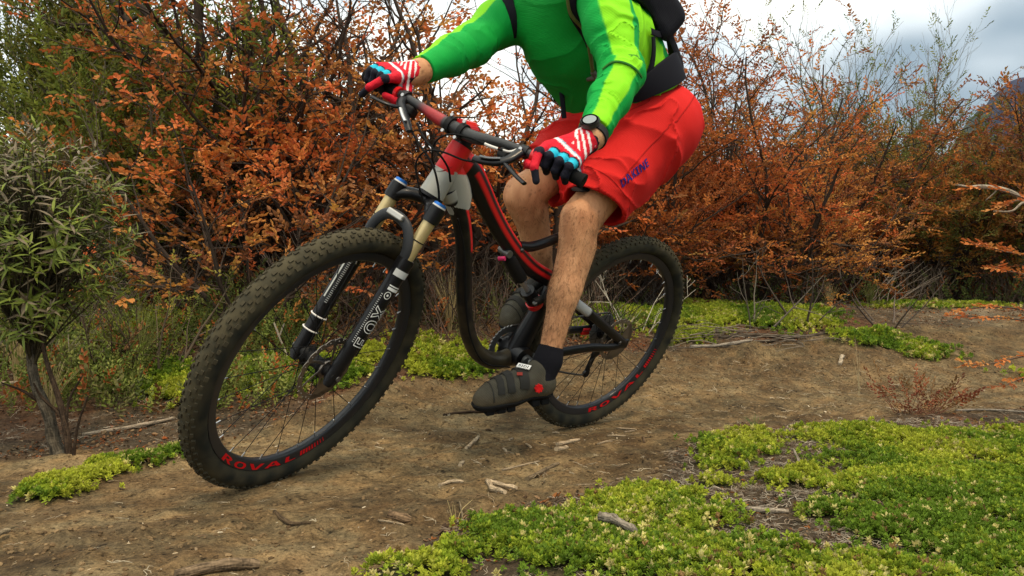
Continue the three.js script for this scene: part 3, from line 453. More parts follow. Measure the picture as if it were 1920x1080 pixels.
// tall light-green willows behind
const willow = (label, x, d, h, seed, pal = 'green', o = {}) => shrub({ name: 'willow_bush', label, category: 'bush', group: 'pale green willow bushes behind the orange shrubs', x, d, h, stems: 9, seed, spr: 'willow', pal, spread: 0.35, rad: 0.016, size: 1.4, dens: 0.5, ang: 0.5, tro: [0.03, 0.10, 0.08, 0.05], lev: 2, branchy: 1.2, top: 0.8, bark: [0.16, 0.14, 0.09], ...o });
willow('yellow-green willow bush at the top left edge of the photo', -2.05, 4.6, 1.6, 41, 'green', { dens: 0.75, top: 0.9 });
willow('yellow-green willow bush right of the top left one, behind the tall dark stems', -2.75, 5.2, 2.0, 42, 'green', { dens: 0.8, top: 0.9 });
willow('pale willow bush filling the left edge behind the sapling', -2.35, 4.1, 0.9, 43, 'green');
willow('tall sparse willow with nearly bare top above the right thicket', 4.15, 9.2, 2.5, 44, 'green', { dens: 0.22, stems: 6, top: 0.25 });
willow('sparse pale willow right of the tallest bare-topped one', 4.9, 9.4, 1.9, 45, 'green', { dens: 0.3, stems: 7, top: 0.4 });
willow('small sparse willow between the tall rust shrub and the bare-topped willow', 3.1, 9.0, 1.8, 46, 'green', { dens: 0.3, stems: 7, top: 0.4 });
willow('green willow bush low at the right, under the mountain', 4.0, 6.2, 0.95, 47, 'green', { stems: 8, top: 1 });
willow('green leafy bush behind the raised right glove', -1.35, 5.9, 1.6, 48, 'dark', { top: 1, dens: 0.5 });

// ---------- sapling at the left: grey crooked trunk, long narrow leaves in whorls
{
  const r = rngOf(77), B = V(-1.34, H(-1.34, -2.32) - 0.02, -2.32), T = thing('sapling', 'young tree at the left edge with a crooked grey trunk and long narrow olive leaves', 'tree', B), rnd = () => r() * 2 - 1;
  const wood = std({ color: 0xffffff, vertexColors: true, roughness: 0.9, map: grainTex(8, true), bumpMap: grainTex(8, false), bumpScale: 0.006 });
  const t = new MB(); t.col = [0.17, 0.15, 0.115];
  const path = cm([V(0.016, 0, 0), V(-0.012, 0.06, 0), V(-0.022, 0.14, 0.01), V(-0.058, 0.22, 0.01), V(-0.072, 0.31, 0.01), V(-0.058, 0.41, 0), V(-0.045, 0.52, -0.01), V(-0.07, 0.66, 0), V(-0.06, 0.82, 0)], 40);
  t.tube(path, path.map((_, i) => lerp(0.0195, 0.007, i / 40) + (i < 4 ? (4 - i) * 0.004 : 0) + rnd() * 0.0012), 12, false); part('trunk', t.build(), wood, T);
  const st = new MB(); st.col = [0.12, 0.085, 0.06];
  const p2 = cm([V(0.045, 0, 0.02), V(0.04, 0.10, 0.03), V(0.022, 0.2, 0.04), V(-0.005, 0.30, 0.05), V(-0.02, 0.42, 0.06)], 20); st.tube(p2, p2.map((_, i) => lerp(0.012, 0.004, i / 20)), 8, false);
  for (const [a, b] of [[V(0.04, 0.09, 0.03), V(0.10, 0.26, 0.05)], [V(0.06, 0, 0.03), V(0.12, 0.20, 0.06)], [V(-0.03, 0.16, 0.01), V(-0.13, 0.24, 0.06)], [V(0.03, 0.14, 0.035), V(-0.03, 0.24, 0.07)]]) { const c = cm([a, mid0(a, b).add(V(rnd() * 0.02, 0.01, 0)), b], 8); st.tube(c, c.map((_, i) => lerp(0.006, 0.002, i / 8)), 6, false); }
  part('side_stem', st.build(), wood, T);
  const br = new MB(), leaves = []; br.col = [0.17, 0.15, 0.09];
  for (let i = 0; i < 380; i++) {
    const k = r(), o = path[Math.floor(lerp(18, 40, r()))], q = V(rnd(), rnd(), rnd()); if (q.length() > 1) { i--; continue; }
    const e = V(-0.085 + q.x * 0.30, 0.675 + q.y * 0.33, q.z * 0.27), c = cm([o, mid0(o, e).add(V(rnd() * 0.04, 0.03, rnd() * 0.04)), e], 6); br.tube(c, c.map((_, j) => lerp(0.0030, 0.0011, j / 6)), 4, false);
    const ax = e.clone().sub(o).normalize().add(V(0, 0.55, 0.1)).normalize(), fr = frameFrom(ax), n = 9 + Math.floor(r() * 6), top = sstep(0.62, 0.95, e.y), lft = sstep(-0.12, -0.25, e.x);
    for (let m = 0; m < n; m++) { const a = m * 2.4 + r(), el = lerp(0.15, 1.15, m / n), d = ax.clone().multiplyScalar(Math.sin(el)).addScaledVector(fr[0], Math.cos(a) * Math.cos(el)).addScaledVector(fr[2], Math.sin(a) * Math.cos(el)).add(V(0, -0.12, 0)).normalize(); const pu = r() < 0.25 + 0.45 * top - 0.3 * lft, v = 0.7 + r() * 0.6; leaves.push({ p: e.clone().addScaledVector(ax, -0.035 + 0.05 * m / n), d, u: ax.clone().add(V(rnd() * 0.3, rnd() * 0.3, rnd() * 0.3)).normalize(), s: 0.75 + r() * 0.5, c: pu ? [0.24 * v, 0.19 * v, 0.12 * v] : r() < 0.35 ? [0.23 * v, 0.28 * v, 0.045 * v] : [0.155 * v, 0.20 * v, 0.034 * v] }); }
  }
  part('twigs', br.build(), wood, T);
  leaves.sort((a, b) => (b.p.z + b.p.x * 0.15) - (a.p.z + a.p.x * 0.15));
  const lm = (c) => phy({ color: rgb(...c), roughness: 0.5, transmission: 0.35, thickness: 0, side: THREE.DoubleSide }), mats = [[0.24, 0.19, 0.12], [0.23, 0.28, 0.045], [0.155, 0.20, 0.034], [0.115, 0.155, 0.025], [0.28, 0.23, 0.16]].map(lm);
  const shapes = [0, 1, 2, 3].map((k) => { const m = new MB(); longLeaf(m, V(0, 0, 0), V(0, 1, 0), V(0, 0, 1), 0.041, 0.0068, -0.1 - 0.12 * k); return m.build(); });
  const rest = new MB();
  leaves.forEach((L, i) => {
    const y = L.d, x = y.clone().cross(L.u).normalize(), z = x.clone().cross(y);
    if (i < 260) { const m = part('leaf', shapes[i % 4], mats[L.c[0] > L.c[1] ? (r() < 0.35 ? 4 : 0) : L.c[0] > 0.19 ? 1 : r() < 0.5 ? 2 : 3], T); m.applyMatrix4(basis(L.p, x, y, z, L.s)); }
    else { rest.col = L.c; longLeaf(rest, L.p, y, z, 0.041 * L.s, 0.0068 * L.s, -0.1 - 0.35 * r()); }
  });
  tag(part('leaves', rest.build(), phy({ color: 0xffffff, vertexColors: true, roughness: 0.5, transmission: 0.35, thickness: 0, side: THREE.DoubleSide }), T), null, null, null, 'stuff');
}
function mid0(a, b) { return a.clone().lerp(b, 0.5); }
function longLeaf(mb, o, d, u, L, W, curl) {
  const s = d.clone().cross(u).normalize(), at = (t, w, h) => o.clone().addScaledVector(d, L * t).addScaledVector(s, W * w).addScaledVector(u, L * h), n = 4, row = [];
  for (let i = 0; i <= n; i++) { const t = i / n, w = 0.5 * Math.sin(Math.PI * Math.pow(lerp(0.04, 1, t), 0.85)), h = curl * t * t; row.push([at(t, -w, h + 0.012 * (w * 2)), at(t, 0, h), at(t, w, h + 0.012 * (w * 2))]); }
  for (let i = 0; i < n; i++) { const a = row[i], b = row[i + 1]; mb.tri(a[0], b[0], b[1]); mb.tri(a[0], b[1], a[1]); mb.tri(a[1], b[1], b[2]); mb.tri(a[1], b[2], a[2]); }
}
// ---------- shrub whose sprays reach in from the right edge, and the bleached branch above it
{
  const r = rngOf(91), rnd = () => r() * 2 - 1, B = onGround(2.25, 2.95, -0.03), T = thing('autumn_shrub', 'near orange sprays reaching into the photo at its right edge', 'shrub', B), tw = new MB(), spr = [[], [], []];
  const sprays = [[[1.70, 0.66, -2.9], [1.82, 0.635, -2.92], [1.96, 0.60, -2.95]], [[1.74, 0.575, -2.85], [1.85, 0.555, -2.9], [2.0, 0.52, -2.95]], [[1.86, 0.80, -3.0], [1.93, 0.83, -3.0], [2.1, 0.80, -3.0]], [[1.76, 0.90, -3.1], [1.95, 0.86, -3.05], [2.15, 0.7, -3.0]], [[1.70, 0.39, -3.05], [1.82, 0.385, -3.05], [2.0, 0.36, -3.0]], [[1.80, 0.40, -3.2], [1.9, 0.42, -3.15], [2.05, 0.40, -3.1]], [[1.72, 0.20, -3.0], [1.84, 0.21, -3.0], [2.0, 0.24, -2.98]], [[1.78, 0.14, -2.85], [1.9, 0.17, -2.9], [2.05, 0.2, -2.95]]];
  sprays.forEach((S, k) => {
    const pts = cm([...S.map((q) => V(...q)), V(2.25 + rnd() * 0.05, S[2][1] * 0.45, -2.95), V(2.25 + rnd() * 0.03, B.y, -2.95)].map((p) => p.sub(B)), 30); tw.col = [0.10, 0.07, 0.05]; tw.tube(pts, pts.map((_, i) => lerp(0.0014, 0.007, i / 30)), 5, false);
    for (let i = 0; i < 15; i++) { const j = Math.min(17, i + Math.floor(r() * 2)), p = pts[j], d = pts[j].clone().sub(pts[j + 1]).normalize(), sd = d.clone().cross(V(0, 1, 0)).normalize().multiplyScalar(i % 2 ? 1 : -1), q = d.clone().addScaledVector(sd, 0.5 + r() * 0.5).add(V(0, rnd() * 0.35 + 0.1, 0)).normalize(); const z = V(rnd() * 0.6, 1, rnd() * 0.6 + 0.3); z.addScaledVector(q, -z.dot(q)).normalize(); const v = 0.8 + r() * 0.4, c = k > 6 ? PAL.rust[Math.floor(r() * 5)] : [[0.62, 0.22, 0.055], [0.52, 0.16, 0.045], [0.58, 0.27, 0.08]][Math.floor(r() * 3)]; spr[i % 3].push({ m: basis(p, q.clone().cross(z), q, z, (k > 3 ? 0.42 : 0.55) + r() * 0.3), c: rgb(c[0] * v, c[1] * v, c[2] * v) }); }
  });
  part('branches', tw.build(), bark(0xffffff), T); const cr = sub('crown', T); cr.userData.kind = 'stuff'; spr.forEach((l, i) => instances('leaves', SPR.broad[i], leafMat, l, cr));
  const D = onGround(2.32, 3.15, -0.03), T2 = thing('dead_branch', 'bleached leafless branch arching in from the right edge above the orange sprays', 'branch', D), mb = new MB(); mb.col = [0.50, 0.44, 0.36];
  const L = (pts, a, b) => { const c = cm(pts.map((q) => V(...q).sub(D)), 24); mb.tube(c, c.map((_, i) => lerp(a, b, i / 24)), 7, true); };
  L([[1.752, 0.905, -3.1], [1.80, 0.895, -3.1], [1.87, 0.90, -3.12], [1.96, 0.885, -3.12], [2.06, 0.84, -3.15], [2.25, 0.6, -3.15], [2.32, D.y, -3.15]], 0.004, 0.016); L([[1.90, 0.80, -3.1], [1.97, 0.80, -3.1], [2.03, 0.835, -3.13], [2.06, 0.84, -3.15]], 0.003, 0.006); L([[1.88, 0.845, -3.12], [1.91, 0.87, -3.12], [1.93, 0.893, -3.12]], 0.002, 0.003);
  part('bare_branch', mb.build(), stickMat, T2);
}
// ---------- dry tufts
function tuft(label, x, d, n, h, col, seed, o = {}) {
  const r = rngOf(seed), B = onGround(x, d, -0.01), mb = new MB();
  for (let i = 0; i < n; i++) { const a = r() * 6.283, sp = (o.spread ?? 0.35) * r(), L = h * (0.6 + r() * 0.5), v = 0.75 + r() * 0.5, p0 = V(Math.cos(a) * 0.012 * r(), 0, Math.sin(a) * 0.012 * r()), e = V(Math.cos(a) * sp * L, L, Math.sin(a) * sp * L), b = V(Math.cos(a) * sp * L * 1.6, L * (1 - 0.25 * sp), Math.sin(a) * sp * L * 1.6); mb.col = col.map((c) => c * v); const c = cm([p0, mid0(p0, e), b], 5); mb.tube(c, c.map((_, j) => lerp(0.0015, 0.0005, j / 5)), 3, false); }
  const m = part(o.name || 'grass_tuft', mb.build(), std({ color: 0xffffff, vertexColors: true, roughness: 0.8 })); m.position.copy(B); return tag(m, label, o.cat || 'grass tuft', o.group);
}
const STRAW = [0.36, 0.28, 0.13], OLIVE = [0.16, 0.17, 0.05];
tuft('dry straw tuft standing behind the bend of the down tube', -0.32, 4.05, 60, 0.32, STRAW, 1);
tuft('dry straw tuft behind the top of the front wheel', -1.15, 4.0, 40, 0.35, STRAW, 2);
tuft('pale grass tuft at the left foot of the sapling trunk', -1.62, 2.75, 40, 0.20, STRAW, 3);
tuft('greenish grass tuft just behind the sapling', -1.52, 3.2, 70, 0.32, OLIVE, 4);
tuft('tall pair of seed stalks on the trail edge right of the rear wheel', 1.55, 3.5, 4, 0.26, [0.45, 0.36, 0.2], 5, { spread: 0.18 });
tuft('small thin straw tuft at the rim of the bottom cushions', -0.13, 1.74, 6, 0.055, STRAW, 6, { spread: 0.8 });
tuft('greenish tuft under the dark shrub gap at right', 2.55, 5.6, 60, 0.2, OLIVE, 7);
tuft('straw coloured tuft beside the low spiny bush', 2.1, 5.2, 40, 0.2, STRAW, 8);
tuft('grass tuft by the rear wheel among the pale dead twigs', 0.85, 4.2, 50, 0.2, OLIVE, 9);
tuft('dry tuft at the left edge behind the long bleached branch', -1.95, 3.1, 45, 0.26, STRAW, 10);
tuft('green blades on the crest of the right hand cushions', 0.86, 2.78, 14, 0.07, [0.08, 0.14, 0.03], 11, { spread: 0.6 });
// rust-coloured tuft of fronds at the edge of the trail
{
  const r = rngOf(19), B = onGround(1.58, 3.06, 0), T = thing('dry_fern', 'rust coloured feathery tuft on the far side of the right cushions', 'plant', B), spr = [[], [], []], tw = new MB(); tw.col = [0.16, 0.07, 0.04];
  for (let i = 0; i < 60; i++) { const a = r() * 6.283, el = 0.3 + r() * 1.0, L = 0.05 + r() * 0.085, d = V(Math.cos(a) * Math.cos(el) * 1.3, Math.sin(el), Math.sin(a) * Math.cos(el)).normalize(), p = V((r() - 0.5) * 0.16, 0, (r() - 0.5) * 0.08), e = p.clone().addScaledVector(d, L); tw.tube([p, e], [0.0014, 0.0008], 3, false); const f = frameFrom(d, r() * 6.3), v = 0.7 + r() * 0.6, c = [[0.22, 0.07, 0.035], [0.30, 0.10, 0.04], [0.26, 0.15, 0.06]][Math.floor(r() * 3)]; spr[i % 3].push({ m: basis(e, f[0], f[1], f[2], 0.55 + r() * 0.3), c: rgb(c[0] * v, c[1] * v, c[2] * v) }); }
  part('stems', tw.build(), bark(0xffffff), T); const cr = sub('fronds', T); cr.userData.kind = 'stuff'; spr.forEach((l, i) => instances('leaves', SPR.fine[i], leafMat, l, cr));
}
// brush pile: a heap nobody could count
{
  const r = rngOf(29), B = onGround(1.12, 4.28, 0), mb = new MB();
  for (let i = 0; i < 60; i++) { const x = (r() - 0.35) * 0.7, z = (r() - 0.5) * 0.3, a = (r() - 0.5) * 1.6 + (r() < 0.5 ? 0 : 3.14), L = 0.08 + r() * 0.22, y = H(B.x + x, B.z + z) - B.y + 0.01 + r() * 0.07 * (1 - Math.abs(x) * 1.2), v = 0.6 + r() * 0.7; mb.col = r() < 0.5 ? [0.20 * v, 0.165 * v, 0.125 * v] : [0.10 * v, 0.08 * v, 0.06 * v]; const c = cm([V(x, y, z), V(x + Math.cos(a) * L * 0.5, y + (r() - 0.3) * 0.04, z + Math.sin(a) * L * 0.4), V(x + Math.cos(a) * L, y + (r() - 0.5) * 0.04, z + Math.sin(a) * L * 0.8)], 5); mb.tube(c, c.map((_, j) => lerp(0.004, 0.0015, j / 5) * (0.5 + r() * 0.3)), 4, false); }
  const m = part('brush_pile', mb.build(), std({ color: 0xffffff, vertexColors: true, roughness: 0.9 })); m.position.copy(B); tag(m, 'heap of dry grey twigs on the bank right of the rear wheel', null, null, 'stuff');
}
// tangled dead twigs and low growth under the shrubs
{
  const mk = (s) => { const r = rngOf(s), mb = new MB(); for (let i = 0; i < 9; i++) { let p = V((r() - 0.5) * 0.2, -0.02, (r() - 0.5) * 0.2), d = V(r() - 0.5, 0.9, r() - 0.5).normalize(); const pts = [p.clone()]; for (let k = 0; k < 6; k++) { d.add(V((r() - 0.5) * 0.7, (r() - 0.45) * 0.5, (r() - 0.5) * 0.7)).normalize(); p = p.clone().addScaledVector(d, 0.075); pts.push(p); } mb.tube(pts, pts.map((_, j) => lerp(0.0040, 0.0011, j / 6)), 4, false); for (let b = 0; b < 3; b++) { const q = pts[2 + b], e = d.clone().add(V((r() - 0.5) * 1.6, (r() - 0.4), (r() - 0.5) * 1.6)).normalize(); mb.tube([q, q.clone().addScaledVector(e, 0.07), q.clone().addScaledVector(e, 0.13).add(V(0, 0.02, 0))], [0.0018, 0.0013, 0.0008], 3, false); } } return mb.build(); };
  const r = rngOf(39), gs = [mk(1), mk(2), mk(3)], L = [[], [], []];
  for (let i = 0; i < 1500; i++) { const x = lerp(-3.4, 4.6, r()), t = 1.0 + Math.pow(r(), 0.8) * 3.2, d = pl(D0, x) + t + (x > 0.6 ? 1.0 : 0) - (x < -1 ? 0.35 : 0); if ((mossAt(x, -d) > 0.25 && r() < 0.8) || (x < -0.85 && r() < 0.65) || (x > 1.0 && r() < 0.72)) continue; const f = frameFrom(V((r() - 0.5) * 0.9, 1, (r() - 0.5) * 0.9).normalize(), r() * 6.3), v = 0.55 + r() * 0.9, c = r() < 0.14 ? [0.22, 0.18, 0.14] : r() < 0.5 ? [0.10, 0.075, 0.052] : [0.07, 0.045, 0.032]; L[i % 3].push({ m: basis(onGround(x, d, 0), f[0], f[1], f[2], 0.55 + r() * 0.7), c: rgb(c[0] * v, c[1] * v, c[2] * v) }); }
  const T = tag(thing('twig_undergrowth', null, null), 'tangle of thin dead twigs under and between the shrubs', null, null, 'stuff'), m = std({ color: 0xffffff, roughness: 0.9 }); L.forEach((l, i) => instances('dead_twigs', gs[i], m, l, T));
  const L2 = [[], [], []];
  for (let i = 0; i < 7500; i++) { const x = lerp(-3.6, 5.5, r()), t = 0.9 + r() * 4.2, d = pl(D0, x) + t + (x > 0.6 ? 1.1 : 0) - (x < -1.1 ? 0.55 : 0); if (mossAt(x, -d) > 0.2) continue; const n = fbm(x * 1.1, d * 1.1, 51, 2) + (r() - 0.5) * 0.5, y = r() * r() * (0.22 + 0.3 * sstep(1.2, 3, t)), f = frameFrom(V((r() - 0.5) * 1.4, 0.8, (r() - 0.5) * 1.4).normalize(), r() * 6.3), v = 0.6 + r() * 0.7, c = n > 0.12 ? [0.10, 0.125, 0.03] : n > -0.1 ? [0.20, 0.10, 0.035] : n > -0.25 ? [0.40, 0.13, 0.035] : [0.15, 0.14, 0.045]; L2[i % 3].push({ m: basis(onGround(x, d, y), f[0], f[1], f[2], 0.7 + r() * 0.7), c: rgb(c[0] * v, c[1] * v, c[2] * v) }); }
  for (let i = 0; i < 5200; i++) { const x = lerp(-2.4, -0.85, r()), d = 2.75 + r() * 1.3 + (x + 2) * 0.12; if (mossAt(x, -d) > 0.3 || soilAt(x, -d) > 0.4 || fbm(x * 3, d * 3, 61, 2) < -0.2) continue; const f = frameFrom(V((r() - 0.5) * 1.6, 0.8, (r() - 0.5) * 1.6).normalize(), r() * 6.3), v = 0.6 + r() * 0.7, q = r(), c = q < 0.5 ? [0.19, 0.235, 0.045] : q < 0.75 ? [0.27, 0.29, 0.07] : q < 0.9 ? [0.12, 0.16, 0.03] : [0.42, 0.13, 0.03]; L2[i % 3].push({ m: basis(onGround(x, d, r() * r() * 0.20), f[0], f[1], f[2], 0.45 + r() * 0.5), c: rgb(c[0] * v, c[1] * v, c[2] * v) }); }
  const T3 = tag(thing('low_undergrowth', null, null), 'low mixed green and rust growth on the floor of the thicket', null, null, 'stuff'); L2.forEach((l, i) => instances('sprigs', SPR.fine[i], leafMat, l, T3));
}

// =====================================================================  bicycle (own axes: forward -x, up y, its left side +z; rear axle at the origin)
const BK = { base: V(0.5, 0.368, 0) };
const bike = thing('mountain_bike', 'red and black full-suspension mountain bike leaning into the turn under the rider', 'bicycle');
bike.rotation.set(0.4406, 0.7601, 0.0122, 'YXZ');
bike.position.set(0.3368, 0.3349, -2.7302).sub(BK.base.clone().applyEuler(bike.rotation));
const HAng = 68.5 * Math.PI / 180, WB = 1.14, U = V(Math.cos(HAng), Math.sin(HAng), 0), P = V(Math.sin(HAng), -Math.cos(HAng), 0), AX = V(-WB, 0, 0), A0 = AX.clone().addScaledVector(P, 0.046), STEER = 0.2997;
const M = {
  black: phy({ color: rgb(0.006, 0.006, 0.007), roughness: 0.36, clearcoat: 0.12, clearcoatRoughness: 0.15, specularIntensity: 0.45 }), matte: phy({ color: rgb(0.012, 0.012, 0.012), roughness: 0.6, specularIntensity: 0.3 }), rubber: phy({ color: rgb(0.010, 0.010, 0.010), roughness: 0.85, specularIntensity: 0.2 }),
  red: phy({ color: rgb(0.58, 0.012, 0.014), roughness: 0.35, clearcoat: 0.6, clearcoatRoughness: 0.2 }), paint: phy({ color: 0xffffff, vertexColors: true, roughness: 0.42, clearcoat: 0.16, clearcoatRoughness: 0.15, specularIntensity: 0.45 }),
  alu: std({ color: rgb(0.45, 0.45, 0.45), roughness: 0.4, metalness: 0.8 }), dim: std({ color: rgb(0.13, 0.13, 0.125), roughness: 0.45, metalness: 0.6 }), steel: std({ color: rgb(0.22, 0.19, 0.16), roughness: 0.45, metalness: 0.85 }),
  gold: std({ color: rgb(0.52, 0.41, 0.20), roughness: 0.35, metalness: 0.45 }), blue: std({ color: rgb(0.02, 0.16, 0.55), roughness: 0.3, metalness: 0.4 }), white: std({ color: rgb(0.62, 0.60, 0.56), roughness: 0.5 }),
  chain: std({ color: rgb(0.07, 0.06, 0.05), roughness: 0.5, metalness: 0.7 }), mudtyre: std({ color: 0xffffff, vertexColors: true, roughness: 0.93 }),
};
const bikePart = (name, parent = bike) => { const g = sub(name, parent); if (parent === bike) g.position.copy(BK.base); return g; };
const bmesh = (name, geo, mat, parent) => { const m = part(name, geo, mat, parent); if (parent === bike) m.position.copy(BK.base); return m; };
const cyl = (a, b, r0, r1, k = 20) => new MB().tube([a, b], [r0, r1 ?? r0], k).build();
function tubeC(pts, radii, k, flat, fn) {
  const mb = new MB(); mb.tube(pts, radii, k, true, flat); const n = pts.length;
  for (let i = 0; i < n; i++) for (let j = 0; j <= k; j++) { const q = (i * (k + 1) + j), c = fn(i / (n - 1), j / k * 360, V(mb.p[q * 3], mb.p[q * 3 + 1], mb.p[q * 3 + 2])); mb.c[q * 3] = c[0]; mb.c[q * 3 + 1] = c[1]; mb.c[q * 3 + 2] = c[2]; }
  for (let q = n * (k + 1); q < mb.count; q++) { mb.c[q * 3] = mb.c[q * 3 + 1] = mb.c[q * 3 + 2] = 0.012; }
  return mb.build();
}
const cRed = [0.60, 0.012, 0.014], cBlk = [0.006, 0.006, 0.007], cWht = [0.36, 0.36, 0.32];
// ---------- frame
{
  const F = bikePart('frame');
  const ht = (s) => A0.clone().addScaledVector(U, s);
  const headCol = (p) => { const s = p.clone().sub(A0).dot(U), f = p.clone().sub(A0).dot(P); return s > 0.580 - 0.30 * Math.max(0, f + 0.03) * 0 + (f < 0 ? -0.012 : 0.0) ? cRed : cWht; };
  part('head_tube', tubeC(cm([ht(0.500), ht(0.515), ht(0.57), ht(0.63), ht(0.644)], 120), Array.from({ length: 121 }, (_, i) => lerp(0.0335, 0.0275, i / 120)), 60, null, (t, a, p) => headCol(p)), M.paint, F);
  for (const [s, r] of [[0.4965, 0.034], [0.6475, 0.028]]) part('headset_cup', cyl(ht(s - 0.004), ht(s + 0.004), r, r, 28), M.black, F);
  const gus = cm([V(-0.893, 0.535, 0), V(-0.868, 0.505, 0), V(-0.842, 0.470, 0), V(-0.812, 0.415, 0)], 130);
  part('head_gusset', tubeC(gus, gus.map((_, i) => lerp(0.035, 0.036, Math.sin(i / 130 * 3.1)) * (i > 110 ? lerp(1, 0.8, (i - 110) / 20) : 1)), 72, [0.78, 1.12, V(0, 0, 1)], (t, a, p) => p.clone().sub(A0).dot(U) < 0.585 + (p.x + 0.85) * 0.35 ? cWht : cRed), M.paint, F);
  const dt = cm([V(-0.868, 0.470, 0), V(-0.815, 0.415, 0), V(-0.770, 0.335, 0), V(-0.735, 0.235, 0), V(-0.693, 0.120, 0), V(-0.648, 0.035, 0), V(-0.588, -0.028, 0), V(-0.510, -0.060, 0), V(-0.435, -0.045, 0)], 90);
  part('down_tube', tubeC(dt, dt.map((_, i) => lerp(0.029, 0.0215, Math.sin(i / 90 * 3.14))), 28, [0.92, 1.05, V(0, 0, 1)], (t, a, p) => t > 0.05 && t < 0.30 && a > 318 && a < 340 ? cRed : t < 0.05 ? cWht : (() => { const n = fbm(p.x * 40, p.y * 40, p.z * 40, 3), m = clamp(sstep(0.25, -0.05, p.y) * 0.6 + n * 0.9, 0, 0.75); return [lerp(0.006, 0.050, m), lerp(0.006, 0.040, m), lerp(0.007, 0.022, m)]; })()), M.paint, F);
  const tt = cm([V(-0.868, 0.548, 0), V(-0.815, 0.523, 0), V(-0.765, 0.478, 0), V(-0.720, 0.432, 0), V(-0.645, 0.362, 0), V(-0.560, 0.297, 0), V(-0.480, 0.250, 0), V(-0.385, 0.213, 0)], 90);
  part('top_tube', tubeC(tt, tt.map((_, i) => lerp(0.034, 0.0225, Math.sqrt(i / 90))), 28, [0.72, 1.12, V(0, 0, 1)], (t, a, p) => (a > 205 && a < 318) ? cRed : (a > 322 && a < 345) ? cBlk : (a >= 345 || a < 12) && t > 0.16 ? cRed : t < 0.10 ? cRed : cBlk), M.paint, F);
  const mast = cm([V(-0.560, 0.318, 0), V(-0.510, 0.318, 0), V(-0.445, 0.337, 0), V(-0.335, 0.378, 0)], 24);
  part('seat_brace', new MB().tube(mast, 0.0165, 18, true, [0.8, 0.95, V(0, 0, 1)]).build(), M.black, F);
  const BB = V(-0.435, -0.035, 0), st = (s) => BB.clone().add(V(Math.cos(1.2915) * s, Math.sin(1.2915) * s, 0));
  part('seat_tube', new MB().tube([st(-0.02), st(0.05), st(0.2), st(0.44)], [0.036, 0.032, 0.024, 0.0195], 20).build(), M.black, F);
  part('bottom_bracket_shell', cyl(BB.clone().setZ(-0.045), BB.clone().setZ(0.045), 0.034, 0.034, 28), M.black, F);
  part('seat_collar', cyl(st(0.435), st(0.452), 0.0225, 0.0225), M.red, F);
  for (const s of [1, -1]) {
    const cs = cm([V(-0.400, -0.048, 0.034 * s), V(-0.300, -0.026, 0.046 * s), V(-0.170, -0.008, 0.060 * s), V(-0.060, -0.010, 0.066 * s), V(0.004, -0.004, 0.066 * s)], 30);
    part('chainstay', new MB().tube(cs, cs.map((_, i) => lerp(0.017, 0.011, i / 30)), 16, true, [0.7, 1.1, V(0, 0, 1)]).build(), M.black, F);
    const ss = cm([V(-0.375, 0.196, 0.036 * s), V(-0.286, 0.152, 0.050 * s), V(-0.205, 0.112, 0.060 * s), V(-0.060, 0.035, 0.066 * s), V(0.006, 0.002, 0.066 * s)], 40);
    part('seatstay', tubeC(ss, ss.map((_, i) => lerp(0.0145, 0.0125, i / 40)), 16, [0.75, 1.15, V(0, 0, 1)], (t) => t > 0.22 && t < 0.43 ? [0.42, 0.42, 0.40] : cBlk), M.paint, F);
    part('dropout', new MB().geo(new RoundedBoxGeometry(0.055, 0.034, 0.012, 2, 0.005), new THREE.Matrix4().makeTranslation(-0.002, 0.0, 0.066 * s)).build(), M.black, F);
    part('rocker_link', new MB().tube(cm([V(-0.455, 0.150, 0.028 * s), V(-0.415, 0.168, 0.032 * s), V(-0.365, 0.198, 0.038 * s)], 8), 0.013, 12).build(), M.matte, F);
  }
  for (const [x, y, z, r] of [[-0.405, 0.163, 0.046, 0.0085], [-0.300, -0.022, 0.056, 0.006], [-0.365, 0.196, 0.046, 0.008], [-0.455, 0.150, 0.040, 0.007], [-0.395, -0.030, 0.048, 0.009], [-0.028, 0.010, 0.076, 0.0065], [-0.560, 0.312, 0.019, 0.006]]) part('pivot_bolt', new MB().tube([V(x, y, z - 0.012), V(x, y, z), V(x, y, z + 0.001), V(x, y, z - 0.002)], [r, r, r * 0.6, r * 0.5], 18).build(), M.dim, F);
  part('frame_cable', new MB().tube(cm([V(-0.835, 0.40, 0.03), V(-0.775, 0.30, 0.027), V(-0.725, 0.17, 0.026), V(-0.665, 0.045, 0.027), V(-0.58, -0.045, 0.028), V(-0.47, -0.07, 0.03)], 40), 0.0025, 8).build(), M.rubber, F);
  const SH = bikePart('rear_shock');
  const a = V(-0.606, 0.300, 0), b = V(-0.425, 0.138, 0), at = (t) => a.clone().lerp(b, t);
  part('shock_body', new MB().tube([at(0), at(0.08), at(0.09), at(0.5), at(0.505), at(0.53)], [0.014, 0.014, 0.021, 0.021, 0.017, 0.017], 22).build(), M.matte, SH);
  part('shock_shaft', cyl(at(0.53), at(0.80), 0.0085), M.alu, SH);
  part('shock_cylinder', cyl(at(0.76), at(1.06), 0.022, 0.022, 22), M.black, SH);
  part('red_ring', cyl(at(0.985), at(1.055), 0.0265, 0.0265, 26), M.red, SH);
  part('shock_eyelet', cyl(a.clone().setZ(-0.022), a.clone().setZ(0.022), 0.011), M.dim, SH);
  part('rebound_knob', cyl(at(0.05).add(V(-0.03, -0.012, 0.004)), at(0.05).add(V(-0.022, -0.004, 0.02)), 0.0065), std({ color: rgb(0.55, 0.03, 0.12), roughness: 0.4 }), SH);
  const mk = canvasTex(128, 64, (c, w, h) => { c.clearRect(0, 0, w, h); c.fillStyle = '#e8ecec'; for (let i = 0; i < 3; i++) { c.save(); c.translate(30 + i * 26, 46); c.rotate(-0.5); c.fillRect(0, -30, 9, 30); c.restore(); } });
